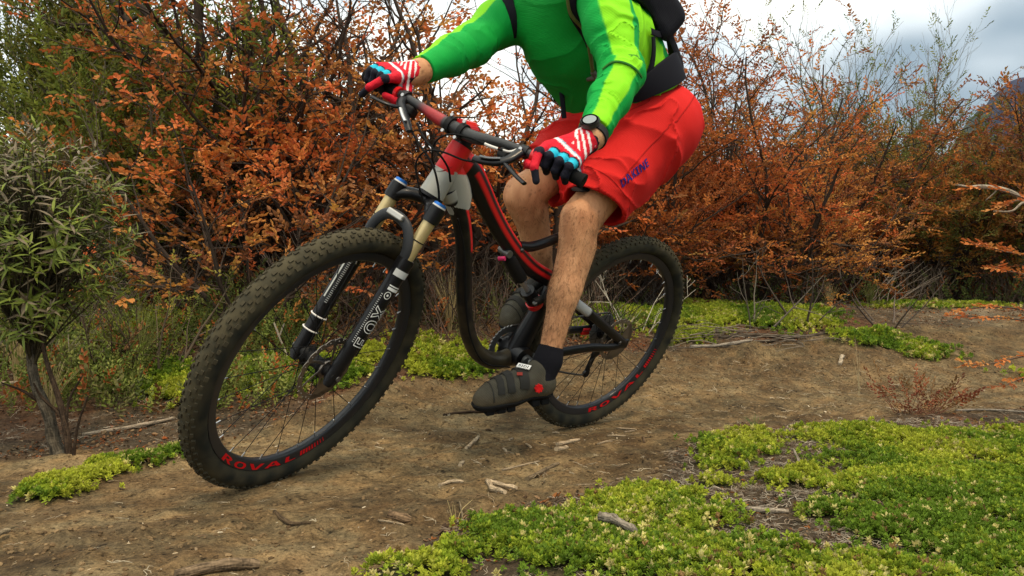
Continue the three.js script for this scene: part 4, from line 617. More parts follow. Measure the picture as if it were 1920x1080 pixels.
  const dg = new THREE.CylinderGeometry(0.0223, 0.0223, 0.026, 16, 1, true, -0.75, 1.5);
  const dm = new THREE.Mesh(dg, std({ map: mk, transparent: true, roughness: 0.5 })); dm.name = numbered('shock_mark'); SH.add(dm);
  { const y = b.clone().sub(a).normalize(), x = V(0, 0, 1).cross(y).negate(); dm.matrixAutoUpdate = true; dm.applyMatrix4(basis(at(0.88), V(0, 0, 1).cross(y).negate().cross(y).cross(y).normalize(), y.clone(), V(0, 0, 1))); }
  bmesh('seatpost', cyl(st(0.45), st(0.565), 0.0155), M.matte, bike);
  const sd = cm([V(-0.415, 0.500, 0), V(-0.33, 0.512, 0), V(-0.25, 0.516, 0), V(-0.165, 0.525, 0)], 20);
  bmesh('saddle', new MB().tube(sd, sd.map((_, i) => [0.016, 0.020, 0.030, 0.055, 0.066, 0.062, 0.03][Math.round(i / 20 * 6)] * (i === 0 ? 0.5 : 1)), 18, true, [0.28, 1, V(0, 1, 0)]).build(), M.matte, bike);
  // drivetrain
  const C = bikePart('crankset'); const ring = new THREE.RingGeometry(0.046, 0.0655, 64); const rs = new THREE.Shape(); for (let i = 0; i < 64; i++) { const r = i % 2 ? 0.0655 : 0.0695, q = i / 64 * Math.PI * 2; i ? rs.lineTo(Math.cos(q) * r, Math.sin(q) * r) : rs.moveTo(r, 0); } const rh = new THREE.Path(); rh.absarc(0, 0, 0.045, 0, Math.PI * 2, true); rs.holes.push(rh);
  const rg = new THREE.ExtrudeGeometry(rs, { depth: 0.004, bevelEnabled: false }); rg.translate(BB.x, BB.y, -0.050); part('chainring', rg, M.dim, C);
  for (let i = 0; i < 4; i++) { const q = 0.47 + i * Math.PI / 2 + 0.6, e = BB.clone().add(V(Math.cos(q) * 0.052, Math.sin(q) * 0.052, -0.052)); part('spider_arm', cyl(BB.clone().setZ(-0.054), e, 0.010, 0.006, 10), M.matte, C); }
  const ca = 207 * Math.PI / 180, crankEnd = (s) => BB.clone().add(V(Math.cos(ca) * 0.175 * s, Math.sin(ca) * 0.175 * s, 0.082 * s));
  for (const s of [1, -1]) { part('crank_arm', new MB().tube(cm([BB.clone().setZ(0.066 * s), BB.clone().lerp(crankEnd(s), 0.5).setZ(0.074 * s), crankEnd(s)], 12), Array.from({ length: 13 }, (_, i) => lerp(0.0165, 0.011, i / 12)), 14, true, [0.6, 1.1, V(0, 0, 1)]).build(), M.matte, C); part('axle_cap', cyl(BB.clone().setZ(0.05 * s), BB.clone().setZ(0.078 * s), 0.017, 0.015), M.dim, C); }
  for (const s of [1, -1]) { const e = crankEnd(s), Pd = bikePart('pedal'); part('pedal_axle', cyl(e.clone(), e.clone().add(V(0, 0, 0.09 * s)), 0.0065), M.alu, Pd); const m = new THREE.Matrix4().makeRotationZ(s > 0 ? 0.35 : 0.75).setPosition(e.x, e.y, e.z + 0.052 * s); part('pedal_body', new MB().geo(new RoundedBoxGeometry(0.062, 0.022, 0.058, 2, 0.006), m).build(), M.matte, Pd); part('pedal_clip', new MB().geo(new RoundedBoxGeometry(0.03, 0.034, 0.022, 2, 0.006), m).build(), M.alu, Pd); }
  const chain = new MB(); chain.tube(cm([V(-0.435, 0.031, -0.048), V(-0.25, 0.045, -0.046), V(0, 0.064, -0.042)], 30), 0.0038, 6, true, [1, 1.1]); chain.tube(cm([V(-0.44, -0.101, -0.048), V(-0.25, -0.135, -0.048), V(0.005, -0.185, -0.045), V(0.022, -0.175, -0.045), V(0.012, -0.13, -0.044), V(0.055, -0.09, -0.043), V(0.062, -0.02, -0.042), V(0.03, 0.056, -0.042), V(0, 0.064, -0.042)], 60), 0.0038, 6, true, [1, 1.1]);
  bmesh('chain', chain.build(), M.chain, bike);
  const D = bikePart('rear_derailleur'); part('derailleur_body', new MB().tube(cm([V(0.0, -0.03, -0.065), V(0.03, -0.05, -0.068), V(0.028, -0.095, -0.060)], 10), 0.016, 14).build(), M.matte, D);
  part('derailleur_cage', new MB().tube([V(0.026, -0.095, -0.048), V(0.012, -0.188, -0.048)], [0.014, 0.011], 12, true, [0.5, 1, V(0, 0, 1)]).build(), M.matte, D);
  for (const q of [V(0.026, -0.098, -0.045), V(0.012, -0.182, -0.045)]) part('jockey_wheel', cyl(q.clone().setZ(-0.05), q.clone().setZ(-0.041), 0.015, 0.015, 14), M.black, D);
  part('derailleur_link', new MB().geo(new RoundedBoxGeometry(0.04, 0.026, 0.014, 2, 0.005), new THREE.Matrix4().makeTranslation(-0.055, -0.015, -0.06)).build(), M.red, D);
}
// ---------- wheels
const tyreR = 0.368;
const rimPrint = canvasTex(2048, 96, (c, w, h) => {
  c.clearRect(0, 0, w, h); c.fillStyle = '#d3121a'; c.save(); c.font = 'bold 128px sans-serif'; c.textBaseline = 'middle';
  const t = 'ROVAL', ww = [300, 300, 300, 300, 230]; let x = 40;
  for (let i = 0; i < 5; i++) { c.save(); c.translate(x, h / 2 + 5); const m = c.measureText(t[i]).width; c.scale(ww[i] / m * 0.9, 1); c.fillText(t[i], 0, 0); c.restore(); x += ww[i]; }
  c.restore(); for (let i = 0; i < 9; i++) c.fillRect(x + 40 + i * 46, 8, 34 - i * 3, h - 16);
});
function makeWheel(name, center, parent, isFront, decal0) {
  const Wl = sub(name, parent); Wl.position.copy(center); if (parent === bike) Wl.position.add(BK.base);
  const mb = new MB(), tg = new THREE.TorusGeometry(0.3385, 0.0285, 18, 160); mb.geo(tg);
  for (let q = 0; q < mb.count; q++) { const x = mb.p[q * 3], y = mb.p[q * 3 + 1], z = mb.p[q * 3 + 2], out = sstep(0.340, 0.362, Math.hypot(x, y)), n = fbm(x * 30, y * 30, z * 30, 3), mud = clamp(0.35 + out * 0.5 + n * 0.9, 0, 1); const c = [lerp(0.018, 0.066, mud), lerp(0.019, 0.056, mud), lerp(0.015, 0.032, mud)]; mb.c[q * 3] = c[0]; mb.c[q * 3 + 1] = c[1]; mb.c[q * 3 + 2] = c[2]; }
  part('tyre', mb.build(), M.mudtyre, Wl);
  const kb = new MB(), r = rngOf(isFront ? 8 : 9);
  const knob = (th, phi, l, w, h) => { const rr = 0.3385 + Math.cos(phi) * 0.0285, z = Math.sin(phi) * 0.0285, ex = V(-Math.sin(th), Math.cos(th), 0), er = V(Math.cos(th) * Math.cos(phi), Math.sin(th) * Math.cos(phi), Math.sin(phi)), ez = ex.clone().cross(er); const v = 0.65 + r() * 0.5; kb.col = [0.056 * v, 0.048 * v, 0.029 * v]; kb.geo(new THREE.BoxGeometry(l, h, w), basis(V(Math.cos(th) * rr, Math.sin(th) * rr, z).addScaledVector(er, h * 0.3), ex, er, ez)); };
  for (let i = 0; i < 104; i++) { const th = i / 104 * Math.PI * 2, e = Math.PI / 104; knob(th, (i % 2 ? 1 : -1) * 0.17, 0.0105, 0.0072, 0.0036); knob(th + e, 0.50, 0.0095, 0.0068, 0.0038); knob(th + e, -0.50, 0.0095, 0.0068, 0.0038); if (i % 2) { knob(th, 0.95, 0.0105, 0.0085, 0.0052); knob(th, -0.95, 0.0105, 0.0085, 0.0052); } else { knob(th, 0.86, 0.009, 0.0065, 0.0044); knob(th, -0.86, 0.009, 0.0065, 0.0044); } }
  part('tread_knobs', kb.build(), M.mudtyre, Wl);
  const prof = [[0.3135, -0.0143], [0.312, -0.0147], [0.292, -0.0115], [0.2875, -0.006], [0.287, 0], [0.2875, 0.006], [0.292, 0.0115], [0.312, 0.0147], [0.3135, 0.0143], [0.3135, -0.0143]].map((q) => new THREE.Vector2(q[0], q[1]));
  const rim = new THREE.LatheGeometry(prof, 160); rim.rotateX(Math.PI / 2); part('rim', rim, phy({ color: rgb(0.020, 0.021, 0.023), roughness: 0.42, clearcoat: 0.3, side: THREE.DoubleSide }), Wl);
  for (const sgn of [1]) {
    const n = 80, A = 1.42, g = new MB(); for (let i = 0; i <= n; i++) { const th = decal0 + (i / n) * A, u = i / n; for (const [rr, z, v] of [[0.2935, 0.0124, 1], [0.3105, 0.0152, 0]]) g.v(Math.cos(th) * rr, Math.sin(th) * rr, z * sgn, Math.cos(th) * -0.15, Math.sin(th) * -0.15, 0.98 * sgn, u, v); } for (let i = 0; i < n; i++) { const a = i * 2; g.i.push(a, a + 1, a + 2, a + 1, a + 3, a + 2); }
    part('rim_lettering', g.build(), std({ map: rimPrint, transparent: true, roughness: 0.5, side: THREE.DoubleSide }), Wl);
  }
  part('hub', new MB().tube([V(0, 0, -0.05), V(0, 0, -0.034), V(0, 0, -0.030), V(0, 0, -0.024), V(0, 0, 0.022), V(0, 0, 0.028), V(0, 0, 0.034), V(0, 0, 0.05)].map((q) => q), [0.012, 0.016, 0.029, 0.017, 0.017, 0.029, 0.018, 0.012], 24).build(), M.matte, Wl);
  const sp = new MB(); sp.tube([V(0, 0, 0), V(0, 1, 0)], 0.00105, 5, false); const sg = sp.build();
  for (let i = 0; i < 28; i++) { const th = (i + 0.5) / 28 * Math.PI * 2, side = i % 2 ? 1 : -1, lead = Math.floor(i / 2) % 2 ? 1 : -1, a = V(Math.cos(th + lead * 1.35) * 0.027, Math.sin(th + lead * 1.35) * 0.027, 0.027 * side), b = V(Math.cos(th) * 0.288, Math.sin(th) * 0.288, 0.003 * side), L = a.distanceTo(b), f = frameFrom(b.clone().sub(a)); const s = part('spoke', sg, M.matte, Wl); s.applyMatrix4(basis(a, f[0], f[1].clone().multiplyScalar(L), f[2])); }
  for (let i = 0; i < 28; i += 1) { const th = (i + 0.5) / 28 * Math.PI * 2; const s = part('spoke_nipple', NIP, M.alu, Wl); s.applyMatrix4(basis(V(Math.cos(th) * 0.281, Math.sin(th) * 0.281, 0.003 * (i % 2 ? 1 : -1)), V(-Math.sin(th), Math.cos(th), 0), V(Math.cos(th), Math.sin(th), 0), V(0, 0, 1))); }
  const R = isFront ? 0.09 : 0.08, sh = new THREE.Shape(); for (let i = 0; i <= 120; i++) { const q = i / 120 * Math.PI * 2, rr = R - 0.0016 + 0.0016 * Math.cos(q * 18); i ? sh.lineTo(Math.cos(q) * rr, Math.sin(q) * rr) : sh.moveTo(rr, 0); }
  const hole = new THREE.Path(); hole.absarc(0, 0, R - 0.0155, 0, Math.PI * 2, true); sh.holes.push(hole);
  for (let i = 0; i < 36; i++) { const q = i / 36 * Math.PI * 2, h = new THREE.Path(); h.absarc(Math.cos(q) * (R - 0.008 + (i % 2) * 0.003), Math.sin(q) * (R - 0.008 + (i % 2) * 0.003), 0.0022, 0, Math.PI * 2, true); sh.holes.push(h); }
  const rt = new MB(); { const g = new THREE.ExtrudeGeometry(sh, { depth: 0.0019, bevelEnabled: false, curveSegments: 8 }); g.translate(0, 0, 0.0345); rt.geo(g); for (let i = 0; i < 6; i++) { const q = i / 6 * Math.PI * 2; rt.tube(cm([V(Math.cos(q) * 0.02, Math.sin(q) * 0.02, 0.0355), V(Math.cos(q + 0.35) * 0.05, Math.sin(q + 0.35) * 0.05, 0.0355), V(Math.cos(q + 0.5) * (R - 0.014), Math.sin(q + 0.5) * (R - 0.014), 0.0355)], 8), 0.0042, 8, true, [0.25, 1, V(0, 0, 1)]); } rt.tube([V(0, 0, 0.033), V(0, 0, 0.038)], 0.024, 20); }
  part('brake_rotor', rt.build(), M.steel, Wl);
  if (!isFront) { const ct = new MB(); [0.060, 0.053, 0.047, 0.042, 0.037, 0.033, 0.029, 0.026, 0.023, 0.020].forEach((q, i) => { const s = new THREE.Shape(), n = Math.round(q / 0.002) ; for (let k = 0; k < n * 2; k++) { const rr = q + (k % 2 ? 0.003 : -0.001), a = k / n / 2 * Math.PI * 2; k ? s.lineTo(Math.cos(a) * rr, Math.sin(a) * rr) : s.moveTo(rr, 0); } const g = new THREE.ExtrudeGeometry(s, { depth: 0.0018, bevelEnabled: false }); g.translate(0, 0, -0.036 - i * 0.0024); ct.geo(g); }); part('cassette', ct.build(), M.dim, Wl); }
  return Wl;
}
const NIP = new THREE.CylinderGeometry(0.0019, 0.0019, 0.013, 6);
makeWheel('rear_wheel', V(0, 0, 0), bike, false, Math.PI * 1.5 + 0.02);
const steered = (name) => { const g = sub(name, bike); g.position.copy(A0).add(BK.base); g.quaternion.setFromAxisAngle(U.clone().normalize(), STEER); const o = g; o.userData.off = 1; delete o.userData.off; return g; };
const rel = (v) => v.clone().sub(A0);
{
  const fw = makeWheel('front_wheel', V(0, 0, 0), bike, true, Math.PI * 1.5 - 0.92);
  const q = new THREE.Quaternion().setFromAxisAngle(U.clone().normalize(), STEER); fw.position.copy(AX).sub(A0).applyQuaternion(q).add(A0).add(BK.base); fw.quaternion.copy(q); 
  const leg = (s, z, dp = 0) => rel(AX.clone().addScaledVector(U, s).addScaledVector(P, dp).setZ(z));
  const FK = steered('suspension_fork');
  for (const s of [1, -1]) {
    const z = 0.0655 * s;
    part('lower_leg', new MB().tube([leg(-0.030, z * 0.93), leg(-0.015, z * 0.95), leg(0.04, z * 0.97), leg(0.12, z), leg(0.30, z), leg(0.330, z), leg(0.337, z)], [0.010, 0.0185, 0.0185, 0.0195, 0.0215, 0.0225, 0.020], 24).build(), M.black, FK);
    part('stanchion', cyl(leg(0.335, z), leg(0.452, z), 0.0162, 0.0162, 24), M.gold, FK);
    part('travel_ring', cyl(leg(0.385, z), leg(0.388, z), 0.0168, 0.0168, 20), M.rubber, FK);
    part('crown_clamp', new MB().tube([leg(0.440, z), leg(0.446, z), leg(0.478, z), leg(0.483, z)], [0.0195, 0.0215, 0.0215, 0.019], 24).build(), M.black, FK);
    part('cap_ring', cyl(leg(0.483, z), leg(0.487, z), 0.0178, 0.0178, 22), M.white, FK);
    part('blue_cap', new MB().tube([leg(0.487, z), leg(0.492, z), leg(0.494, z)], [0.0165, 0.0165, 0.012], 22).build(), M.blue, FK);
    part('axle_lug', cyl(leg(0, z * 0.82), leg(0, z * 1.12), 0.017, 0.017, 20), M.matte, FK);
  }
  const cr = cm([leg(0.455, 0.064), leg(0.470, 0.045, 0.012), leg(0.482, 0.02, 0.038), leg(0.484, 0, 0.046), leg(0.482, -0.02, 0.038), leg(0.470, -0.045, 0.012), leg(0.455, -0.064)], 40);
  part('crown', new MB().tube(cr, 0.0185, 18, true, [0.85, 1.1]).build(), M.black, FK);
  const ar = cm([leg(0.320, 0.064, -0.006), leg(0.365, 0.060, -0.018), leg(0.402, 0.036, -0.026), leg(0.412, 0, -0.028), leg(0.402, -0.036, -0.026), leg(0.365, -0.060, -0.018), leg(0.320, -0.064, -0.006)], 50);
  part('fork_arch', new MB().tube(ar, ar.map((_, i) => lerp(0.0115, 0.0122, Math.sin(i / 50 * 3.14))), 18, true, [0.8, 1.15, V(-1, 0, 0)]).build(), phy({ color: rgb(0.035, 0.037, 0.04), roughness: 0.4 }), FK);
  part('arch_badge', new MB().geo(new RoundedBoxGeometry(0.012, 0.016, 0.05, 2, 0.004), basis(leg(0.414, 0, -0.043), P.clone(), U.clone(), V(0, 0, 1))).build(), std({ color: rgb(0.42, 0.41, 0.38), roughness: 0.4, metalness: 0.5 }), FK);
  // lettering on the lower legs: white band, roundel, bars, outlined letters
  const legPrint = canvasTex(256, 1024, (c, w, h) => {
    c.clearRect(0, 0, w, h); c.fillStyle = '#b9bbb8'; c.fillRect(0, 20, w, 78); c.save(); c.translate(w / 2, h); c.rotate(-Math.PI / 2); c.strokeStyle = '#d6d8d4'; c.fillStyle = '#d6d8d4'; c.lineWidth = 9; c.textBaseline = 'middle'; c.textAlign = 'left';
    c.font = 'bold 235px sans-serif'; ['F', 'O', 'X'].forEach((t, i) => c.strokeText(t, 40 + i * 186, 14));
    c.beginPath(); c.arc(700, -34, 40, 0, 7); c.stroke(); c.beginPath(); c.arc(700, -34, 14, 0, 7); c.fill(); c.fillRect(760, -85, 34, 170); c.fillRect(806, -85, 14, 170);
    c.restore(); c.fillStyle = 'rgba(190,192,190,0.75)'; for (let i = 0; i < 26; i++) c.fillRect(6, 330 + i * 24, 26, 9);
  });
  const leg2 = canvasTex(256, 1024, (c, w, h) => { c.clearRect(0, 0, w, h); c.strokeStyle = '#d6d8d4'; c.lineWidth = 10; c.beginPath(); c.arc(w * 0.45, 60, 42, 0, 7); c.stroke(); c.fillStyle = '#d6d8d4'; c.beginPath(); c.arc(w * 0.45, 60, 16, 0, 7); c.fill(); c.fillStyle = 'rgba(185,188,182,0.9)'; c.fillRect(20, 130, 26, 600); c.fillStyle = 'rgba(170,172,170,0.75)'; for (let i = 0; i < 26; i++) c.fillRect(80, 170 + i * 24, 40, 10); });
  for (const [s, tex, th0] of [[1, legPrint, -1.45], [-1, leg2, -1.9]]) {
    const g = new THREE.CylinderGeometry(0.0233, 0.0212, 0.232, 30, 6, true, th0, 2.1); const m = part('leg_print', g, std({ map: tex, transparent: true, roughness: 0.5, side: THREE.DoubleSide }), FK);
    m.applyMatrix4(basis(leg(0.196, 0.0655 * s), P.clone(), U.clone(), V(0, 0, 1)));
  }
  for (const s of [0.055, 0.095]) { const g = new THREE.TorusGeometry(0.0205, 0.0022, 8, 30); part('cable_tie', new MB().geo(g, basis(leg(s, -0.0645), P.clone(), V(0, 0, -1), U.clone())).build(), M.white, FK); }
  part('brake_caliper', new MB().geo(new RoundedBoxGeometry(0.032, 0.062, 0.034, 3, 0.008), basis(leg(0.085, 0.044, 0.040), P.clone(), U.clone(), V(0, 0, 1))).build(), M.matte, FK);
  part('thru_axle', cyl(leg(0, -0.082), leg(0, 0.082), 0.0075), M.dim, FK);
  part('brake_hose', new MB().tube(cm([leg(0.11, 0.052, 0.035), leg(0.2, 0.046, 0.03), leg(0.33, 0.042, 0.028), leg(0.46, 0.03, 0.02)], 50), 0.0025, 8).build(), M.rubber, FK);
  // ---------- handlebar assembly
  const HB = steered('handlebar'), hB = A0.clone().addScaledVector(U, 0.687).addScaledVector(P, -0.06), hb = (z, du, dp) => rel(hB.clone().addScaledVector(U, du).addScaledVector(P, dp).setZ(z));
  const bar = cm([hb(0.345, 0.022, 0.032), hb(0.27, 0.020, 0.022), hb(0.2, 0.014, 0.013), hb(0.13, 0.004, 0.005), hb(0.05, -0.018, 0), hb(0, -0.020, 0), hb(-0.05, -0.021, 0), hb(-0.13, -0.016, 0.005), hb(-0.2, -0.014, 0.013), hb(-0.27, -0.013, 0.022), hb(-0.345, -0.012, 0.032)], 120);
  part('bar', tubeC(bar, bar.map((p) => lerp(0.0158, 0.0112, sstep(0.05, 0.13, Math.abs(p.z)))), 20, null, (t, a, p) => { const q = sstep(-0.035, -0.045, p.z) * sstep(-0.135, -0.085, p.z) , n = 0.5 + 0.5 * sstep(-0.2, 0.3, Math.sin(a * 0.12 + p.z * 260)); return [lerp(0.027, 0.27, q) * (0.8 + 0.4 * n), lerp(0.0275, 0.02, q) * (0.8 + 0.4 * n), lerp(0.028, 0.022, q) * (0.8 + 0.4 * n)]; }), M.paint, HB);
  const barAt = (z) => { let b = bar[0]; for (const p of bar) if (Math.abs(p.z - z) < Math.abs(b.z - z)) b = p; return b.clone(); };
  for (const s of [1, -1]) {
    const gp = []; for (let i = 0; i <= 26; i++) gp.push(barAt(s * lerp(0.218, 0.343, i / 26)));
    part('grip', new MB().tube(gp, gp.map((_, i) => 0.0155 + (i % 2) * 0.0006 + (i > 24 ? 0.002 : 0)), 18).build(), M.rubber, HB);
    part('lock_collar', new MB().tube([barAt(s * 0.206), barAt(s * 0.219)], 0.0172, 20).build(), M.red, HB);
    part('brake_lever', (() => { const mb = new MB(), Q = (l) => l.map((q) => hb(...q)); mb.tube([barAt(s * 0.176), barAt(s * 0.193)], 0.0165, 18);
      const bodyP = s > 0 ? [[0.186, 0.004, -0.006], [0.182, -0.024, -0.026], [0.165, -0.046, -0.040], [0.135, -0.060, -0.047], [0.112, -0.064, -0.044]] : [[-0.184, -0.018, 0.004], [-0.170, -0.036, -0.012], [-0.140, -0.053, -0.024], [-0.110, -0.070, -0.033], [-0.085, -0.086, -0.038]];
      const blade = s > 0 ? [[0.176, -0.036, -0.032], [0.205, -0.044, -0.040], [0.235, -0.052, -0.047], [0.262, -0.057, -0.052]] : [[-0.160, -0.044, -0.020], [-0.164, -0.054, -0.045], [-0.184, -0.060, -0.060], [-0.215, -0.062, -0.064]];
      mb.tube(cm(Q(bodyP), 16), [...Array(17)].map((_, i) => lerp(0.0125, 0.0080, i / 16)), 12, true, [0.8, 1.1]); mb.tube(cm(Q(blade), 14), 0.0060, 10, true, [0.7, 1.3]); return mb.build(); })(), M.black, HB);
    part('lever_clamp_bolt', cyl(barAt(s * 0.184).addScaledVector(P, -0.018), barAt(s * 0.184).addScaledVector(P, -0.021), 0.0045), M.alu, HB);
    part('reservoir_plate', new MB().tube(cm((s > 0 ? [[0.172, -0.034, -0.046], [0.150, -0.048, -0.056], [0.130, -0.054, -0.057]] : [[0.146, -0.048, -0.034], [0.125, -0.060, -0.042], [0.105, -0.070, -0.046]]).map((q) => hb(s * q[0], q[1], q[2])), 10), 0.0055, 10, true, [0.5, 1]).build(), s < 0 ? M.alu : std({ color: rgb(0.10, 0.105, 0.11), roughness: 0.35, metalness: 0.5 }), HB);
    part('shifter', new MB().geo(new RoundedBoxGeometry(0.034, 0.026, 0.03, 2, 0.008), basis(barAt(s * 0.150).addScaledVector(U, -0.024), P.clone(), U.clone(), V(0, 0, 1))).build(), M.matte, HB);
  }
  part('stem', new MB().tube([rel(A0.clone().addScaledVector(U, 0.690)), hb(0, -0.012, 0.004)], [0.021, 0.020], 20, true, [0.95, 1.05]).tube([rel(A0.clone().addScaledVector(U, 0.668)), rel(A0.clone().addScaledVector(U, 0.700))], 0.0195, 24).build(), M.red, HB);
  part('stem_top_cap', cyl(rel(A0.clone().addScaledVector(U, 0.700)), rel(A0.clone().addScaledVector(U, 0.704)), 0.0185, 0.0175, 24), M.alu, HB);
  for (const z of [0.020, -0.020]) part('bar_clamp', cyl(hb(z - 0.007, -0.020, 0), hb(z + 0.007, -0.020, 0), 0.0215, 0.0215, 24), M.matte, HB);
  for (const z of [0.020, -0.020]) for (const u of [-0.042, 0.002]) part('clamp_bolt', cyl(hb(z, u, -0.014), hb(z, u, -0.020), 0.0042), M.alu, HB);
  part('headset_spacer', cyl(rel(A0.clone().addScaledVector(U, 0.652)), rel(A0.clone().addScaledVector(U, 0.667)), 0.0195, 0.0195, 24), M.matte, HB);
  // hoses and cables sweep forward from the controls and back to the head tube
  const cab = (pts, r = 0.0024) => part('cable', new MB().tube(cm(pts, 50), r, 8).build(), M.rubber, HB);
  cab([hb(0.120, -0.060, -0.014), hb(0.089, -0.079, -0.040), hb(0.047, -0.090, -0.069), hb(0.006, -0.107, -0.067), hb(-0.014, -0.140, -0.050), hb(0.008, -0.190, -0.012), hb(0.030, -0.227, 0.034)]);
  cab([hb(0.172, 0.014, 0.009), hb(0.168, -0.008, -0.019), hb(0.136, -0.022, -0.049), hb(0.088, -0.031, -0.070), hb(0.052, -0.047, -0.087), hb(0.018, -0.072, -0.071), hb(-0.008, -0.104, -0.020), hb(-0.020, -0.125, 0.035)]);
  cab([hb(-0.138, -0.052, 0.000), hb(-0.105, -0.075, -0.02), hb(-0.047, -0.100, -0.030), hb(0.020, -0.128, -0.032), hb(0.046, -0.160, -0.010), hb(0.052, -0.205, 0.041)], 0.0027);
  cab([hb(-0.109, -0.057, 0.005), hb(-0.029, -0.086, -0.037), hb(0.034, -0.098, -0.054), hb(0.044, -0.112, -0.010), hb(0.036, -0.135, 0.045)], 0.0027);
  part('cable_ferrule', new MB().tube(cm([hb(0.150, -0.018, -0.041), hb(0.136, -0.022, -0.049), hb(0.122, -0.0245, -0.055)], 6), 0.0038, 10).build(), M.white, HB);
  part('cable_ferrule', new MB().tube(cm([hb(0.172, 0.014, 0.009), hb(0.168, -0.008, -0.019), hb(0.158, -0.014, -0.032)], 10), 0.0030, 10).build(), M.white, HB);
}

// =====================================================================  rider
// distance fields: rounded cones joined by a smooth minimum, meshed with surface nets
const smin = (a, b, k) => { const h = Math.max(k - Math.abs(a - b), 0) / k; return Math.min(a, b) - h * h * k * 0.25; };
const smax = (a, b, k) => -smin(-a, -b, k);
function cap(a, b, ra, rb) { const dx = b.x - a.x, dy = b.y - a.y, dz = b.z - a.z, l2 = dx * dx + dy * dy + dz * dz || 1e-9; return (x, y, z) => { const px = x - a.x, py = y - a.y, pz = z - a.z, t = clamp((px * dx + py * dy + pz * dz) / l2, 0, 1), qx = px - dx * t, qy = py - dy * t, qz = pz - dz * t; return Math.sqrt(qx * qx + qy * qy + qz * qz) - (ra + (rb - ra) * t); }; }
function ell(c, fx, fy, fz, rx, ry, rz) { return (x, y, z) => { const px = x - c.x, py = y - c.y, pz = z - c.z, a = (px * fx.x + py * fx.y + pz * fx.z) / rx, b = (px * fy.x + py * fy.y + pz * fy.z) / ry, d = (px * fz.x + py * fz.y + pz * fz.z) / rz, k = Math.sqrt(a * a + b * b + d * d); return (k - 1) * Math.min(rx, ry, rz); }; }
const blend = (list, k) => (x, y, z) => { let d = 1e3; for (const f of list) d = d > 1e2 ? f(x, y, z) : smin(d, f(x, y, z), k); return d; };
const plane = (o, n) => (x, y, z) => (x - o.x) * n.x + (y - o.y) * n.y + (z - o.z) * n.z;
function meshSDF(f, lo, hi, h, colour) {
  const nx = Math.ceil((hi.x - lo.x) / h) + 1, ny = Math.ceil((hi.y - lo.y) / h) + 1, nz = Math.ceil((hi.z - lo.z) / h) + 1, D = new Float32Array(nx * ny * nz), B = 8, half = B * h * 0.9 * 1.25;
  for (let k0 = 0; k0 < nz; k0 += B) for (let j0 = 0; j0 < ny; j0 += B) for (let i0 = 0; i0 < nx; i0 += B) {
    const c = f(lo.x + (i0 + B / 2) * h, lo.y + (j0 + B / 2) * h, lo.z + (k0 + B / 2) * h), skip = Math.abs(c) > half;
    for (let k = k0; k < Math.min(nz, k0 + B); k++) for (let j = j0; j < Math.min(ny, j0 + B); j++) for (let i = i0; i < Math.min(nx, i0 + B); i++) D[(k * ny + j) * nx + i] = skip ? c : f(lo.x + i * h, lo.y + j * h, lo.z + k * h);
  }
  const id = new Int32Array(nx * ny * nz).fill(-1), P = [], N = [], C = [], I = [];
  const sx = 1, sy = nx, sz = nx * ny, off = [0, sx, sy, sx + sy, sz, sx + sz, sy + sz, sx + sy + sz], E = [[0, 1], [2, 3], [4, 5], [6, 7], [0, 2], [1, 3], [4, 6], [5, 7], [0, 4], [1, 5], [2, 6], [3, 7]], oc = [[0, 0, 0], [1, 0, 0], [0, 1, 0], [1, 1, 0], [0, 0, 1], [1, 0, 1], [0, 1, 1], [1, 1, 1]];
  for (let k = 0; k < nz - 1; k++) for (let j = 0; j < ny - 1; j++) for (let i = 0; i < nx - 1; i++) {
    const q = (k * ny + j) * nx + i; let m = 0; for (let e = 0; e < 8; e++) if (D[q + off[e]] < 0) m |= 1 << e; if (m === 0 || m === 255) continue;
    let x = 0, y = 0, z = 0, n = 0;
    for (const [a, b] of E) { const da = D[q + off[a]], db = D[q + off[b]]; if ((da < 0) === (db < 0)) continue; const t = da / (da - db); x += oc[a][0] + (oc[b][0] - oc[a][0]) * t; y += oc[a][1] + (oc[b][1] - oc[a][1]) * t; z += oc[a][2] + (oc[b][2] - oc[a][2]) * t; n++; }
    const X = lo.x + (i + x / n) * h, Y = lo.y + (j + y / n) * h, Z = lo.z + (k + z / n) * h, e = h * 0.5;
    let gx = f(X + e, Y, Z) - f(X - e, Y, Z), gy = f(X, Y + e, Z) - f(X, Y - e, Z), gz = f(X, Y, Z + e) - f(X, Y, Z - e); const l = Math.hypot(gx, gy, gz) || 1;
    id[q] = P.length / 3; P.push(X, Y, Z); N.push(gx / l, gy / l, gz / l); const c = colour ? colour(V(X, Y, Z), V(gx / l, gy / l, gz / l)) : [1, 1, 1]; C.push(c[0], c[1], c[2]);
  }
  const quad = (a, b, c, d, flip) => { if (a < 0 || b < 0 || c < 0 || d < 0) return; flip ? I.push(a, c, b, a, d, c) : I.push(a, b, c, a, c, d); };
  for (let k = 1; k < nz - 1; k++) for (let j = 1; j < ny - 1; j++) for (let i = 1; i < nx - 1; i++) {
    const q = (k * ny + j) * nx + i, s = D[q] < 0;
    if (s !== (D[q + sx] < 0)) quad(id[q - sy - sz], id[q - sz], id[q], id[q - sy], !s);
    if (s !== (D[q + sy] < 0)) quad(id[q - sx - sz], id[q - sx], id[q], id[q - sz], !s);
    if (s !== (D[q + sz] < 0)) quad(id[q - sx - sy], id[q - sy], id[q], id[q - sx], !s);
  }
  const g = new THREE.BufferGeometry(); g.setAttribute('position', new THREE.Float32BufferAttribute(P, 3)); g.setAttribute('normal', new THREE.Float32BufferAttribute(N, 3)); g.setAttribute('color', new THREE.Float32BufferAttribute(C, 3));
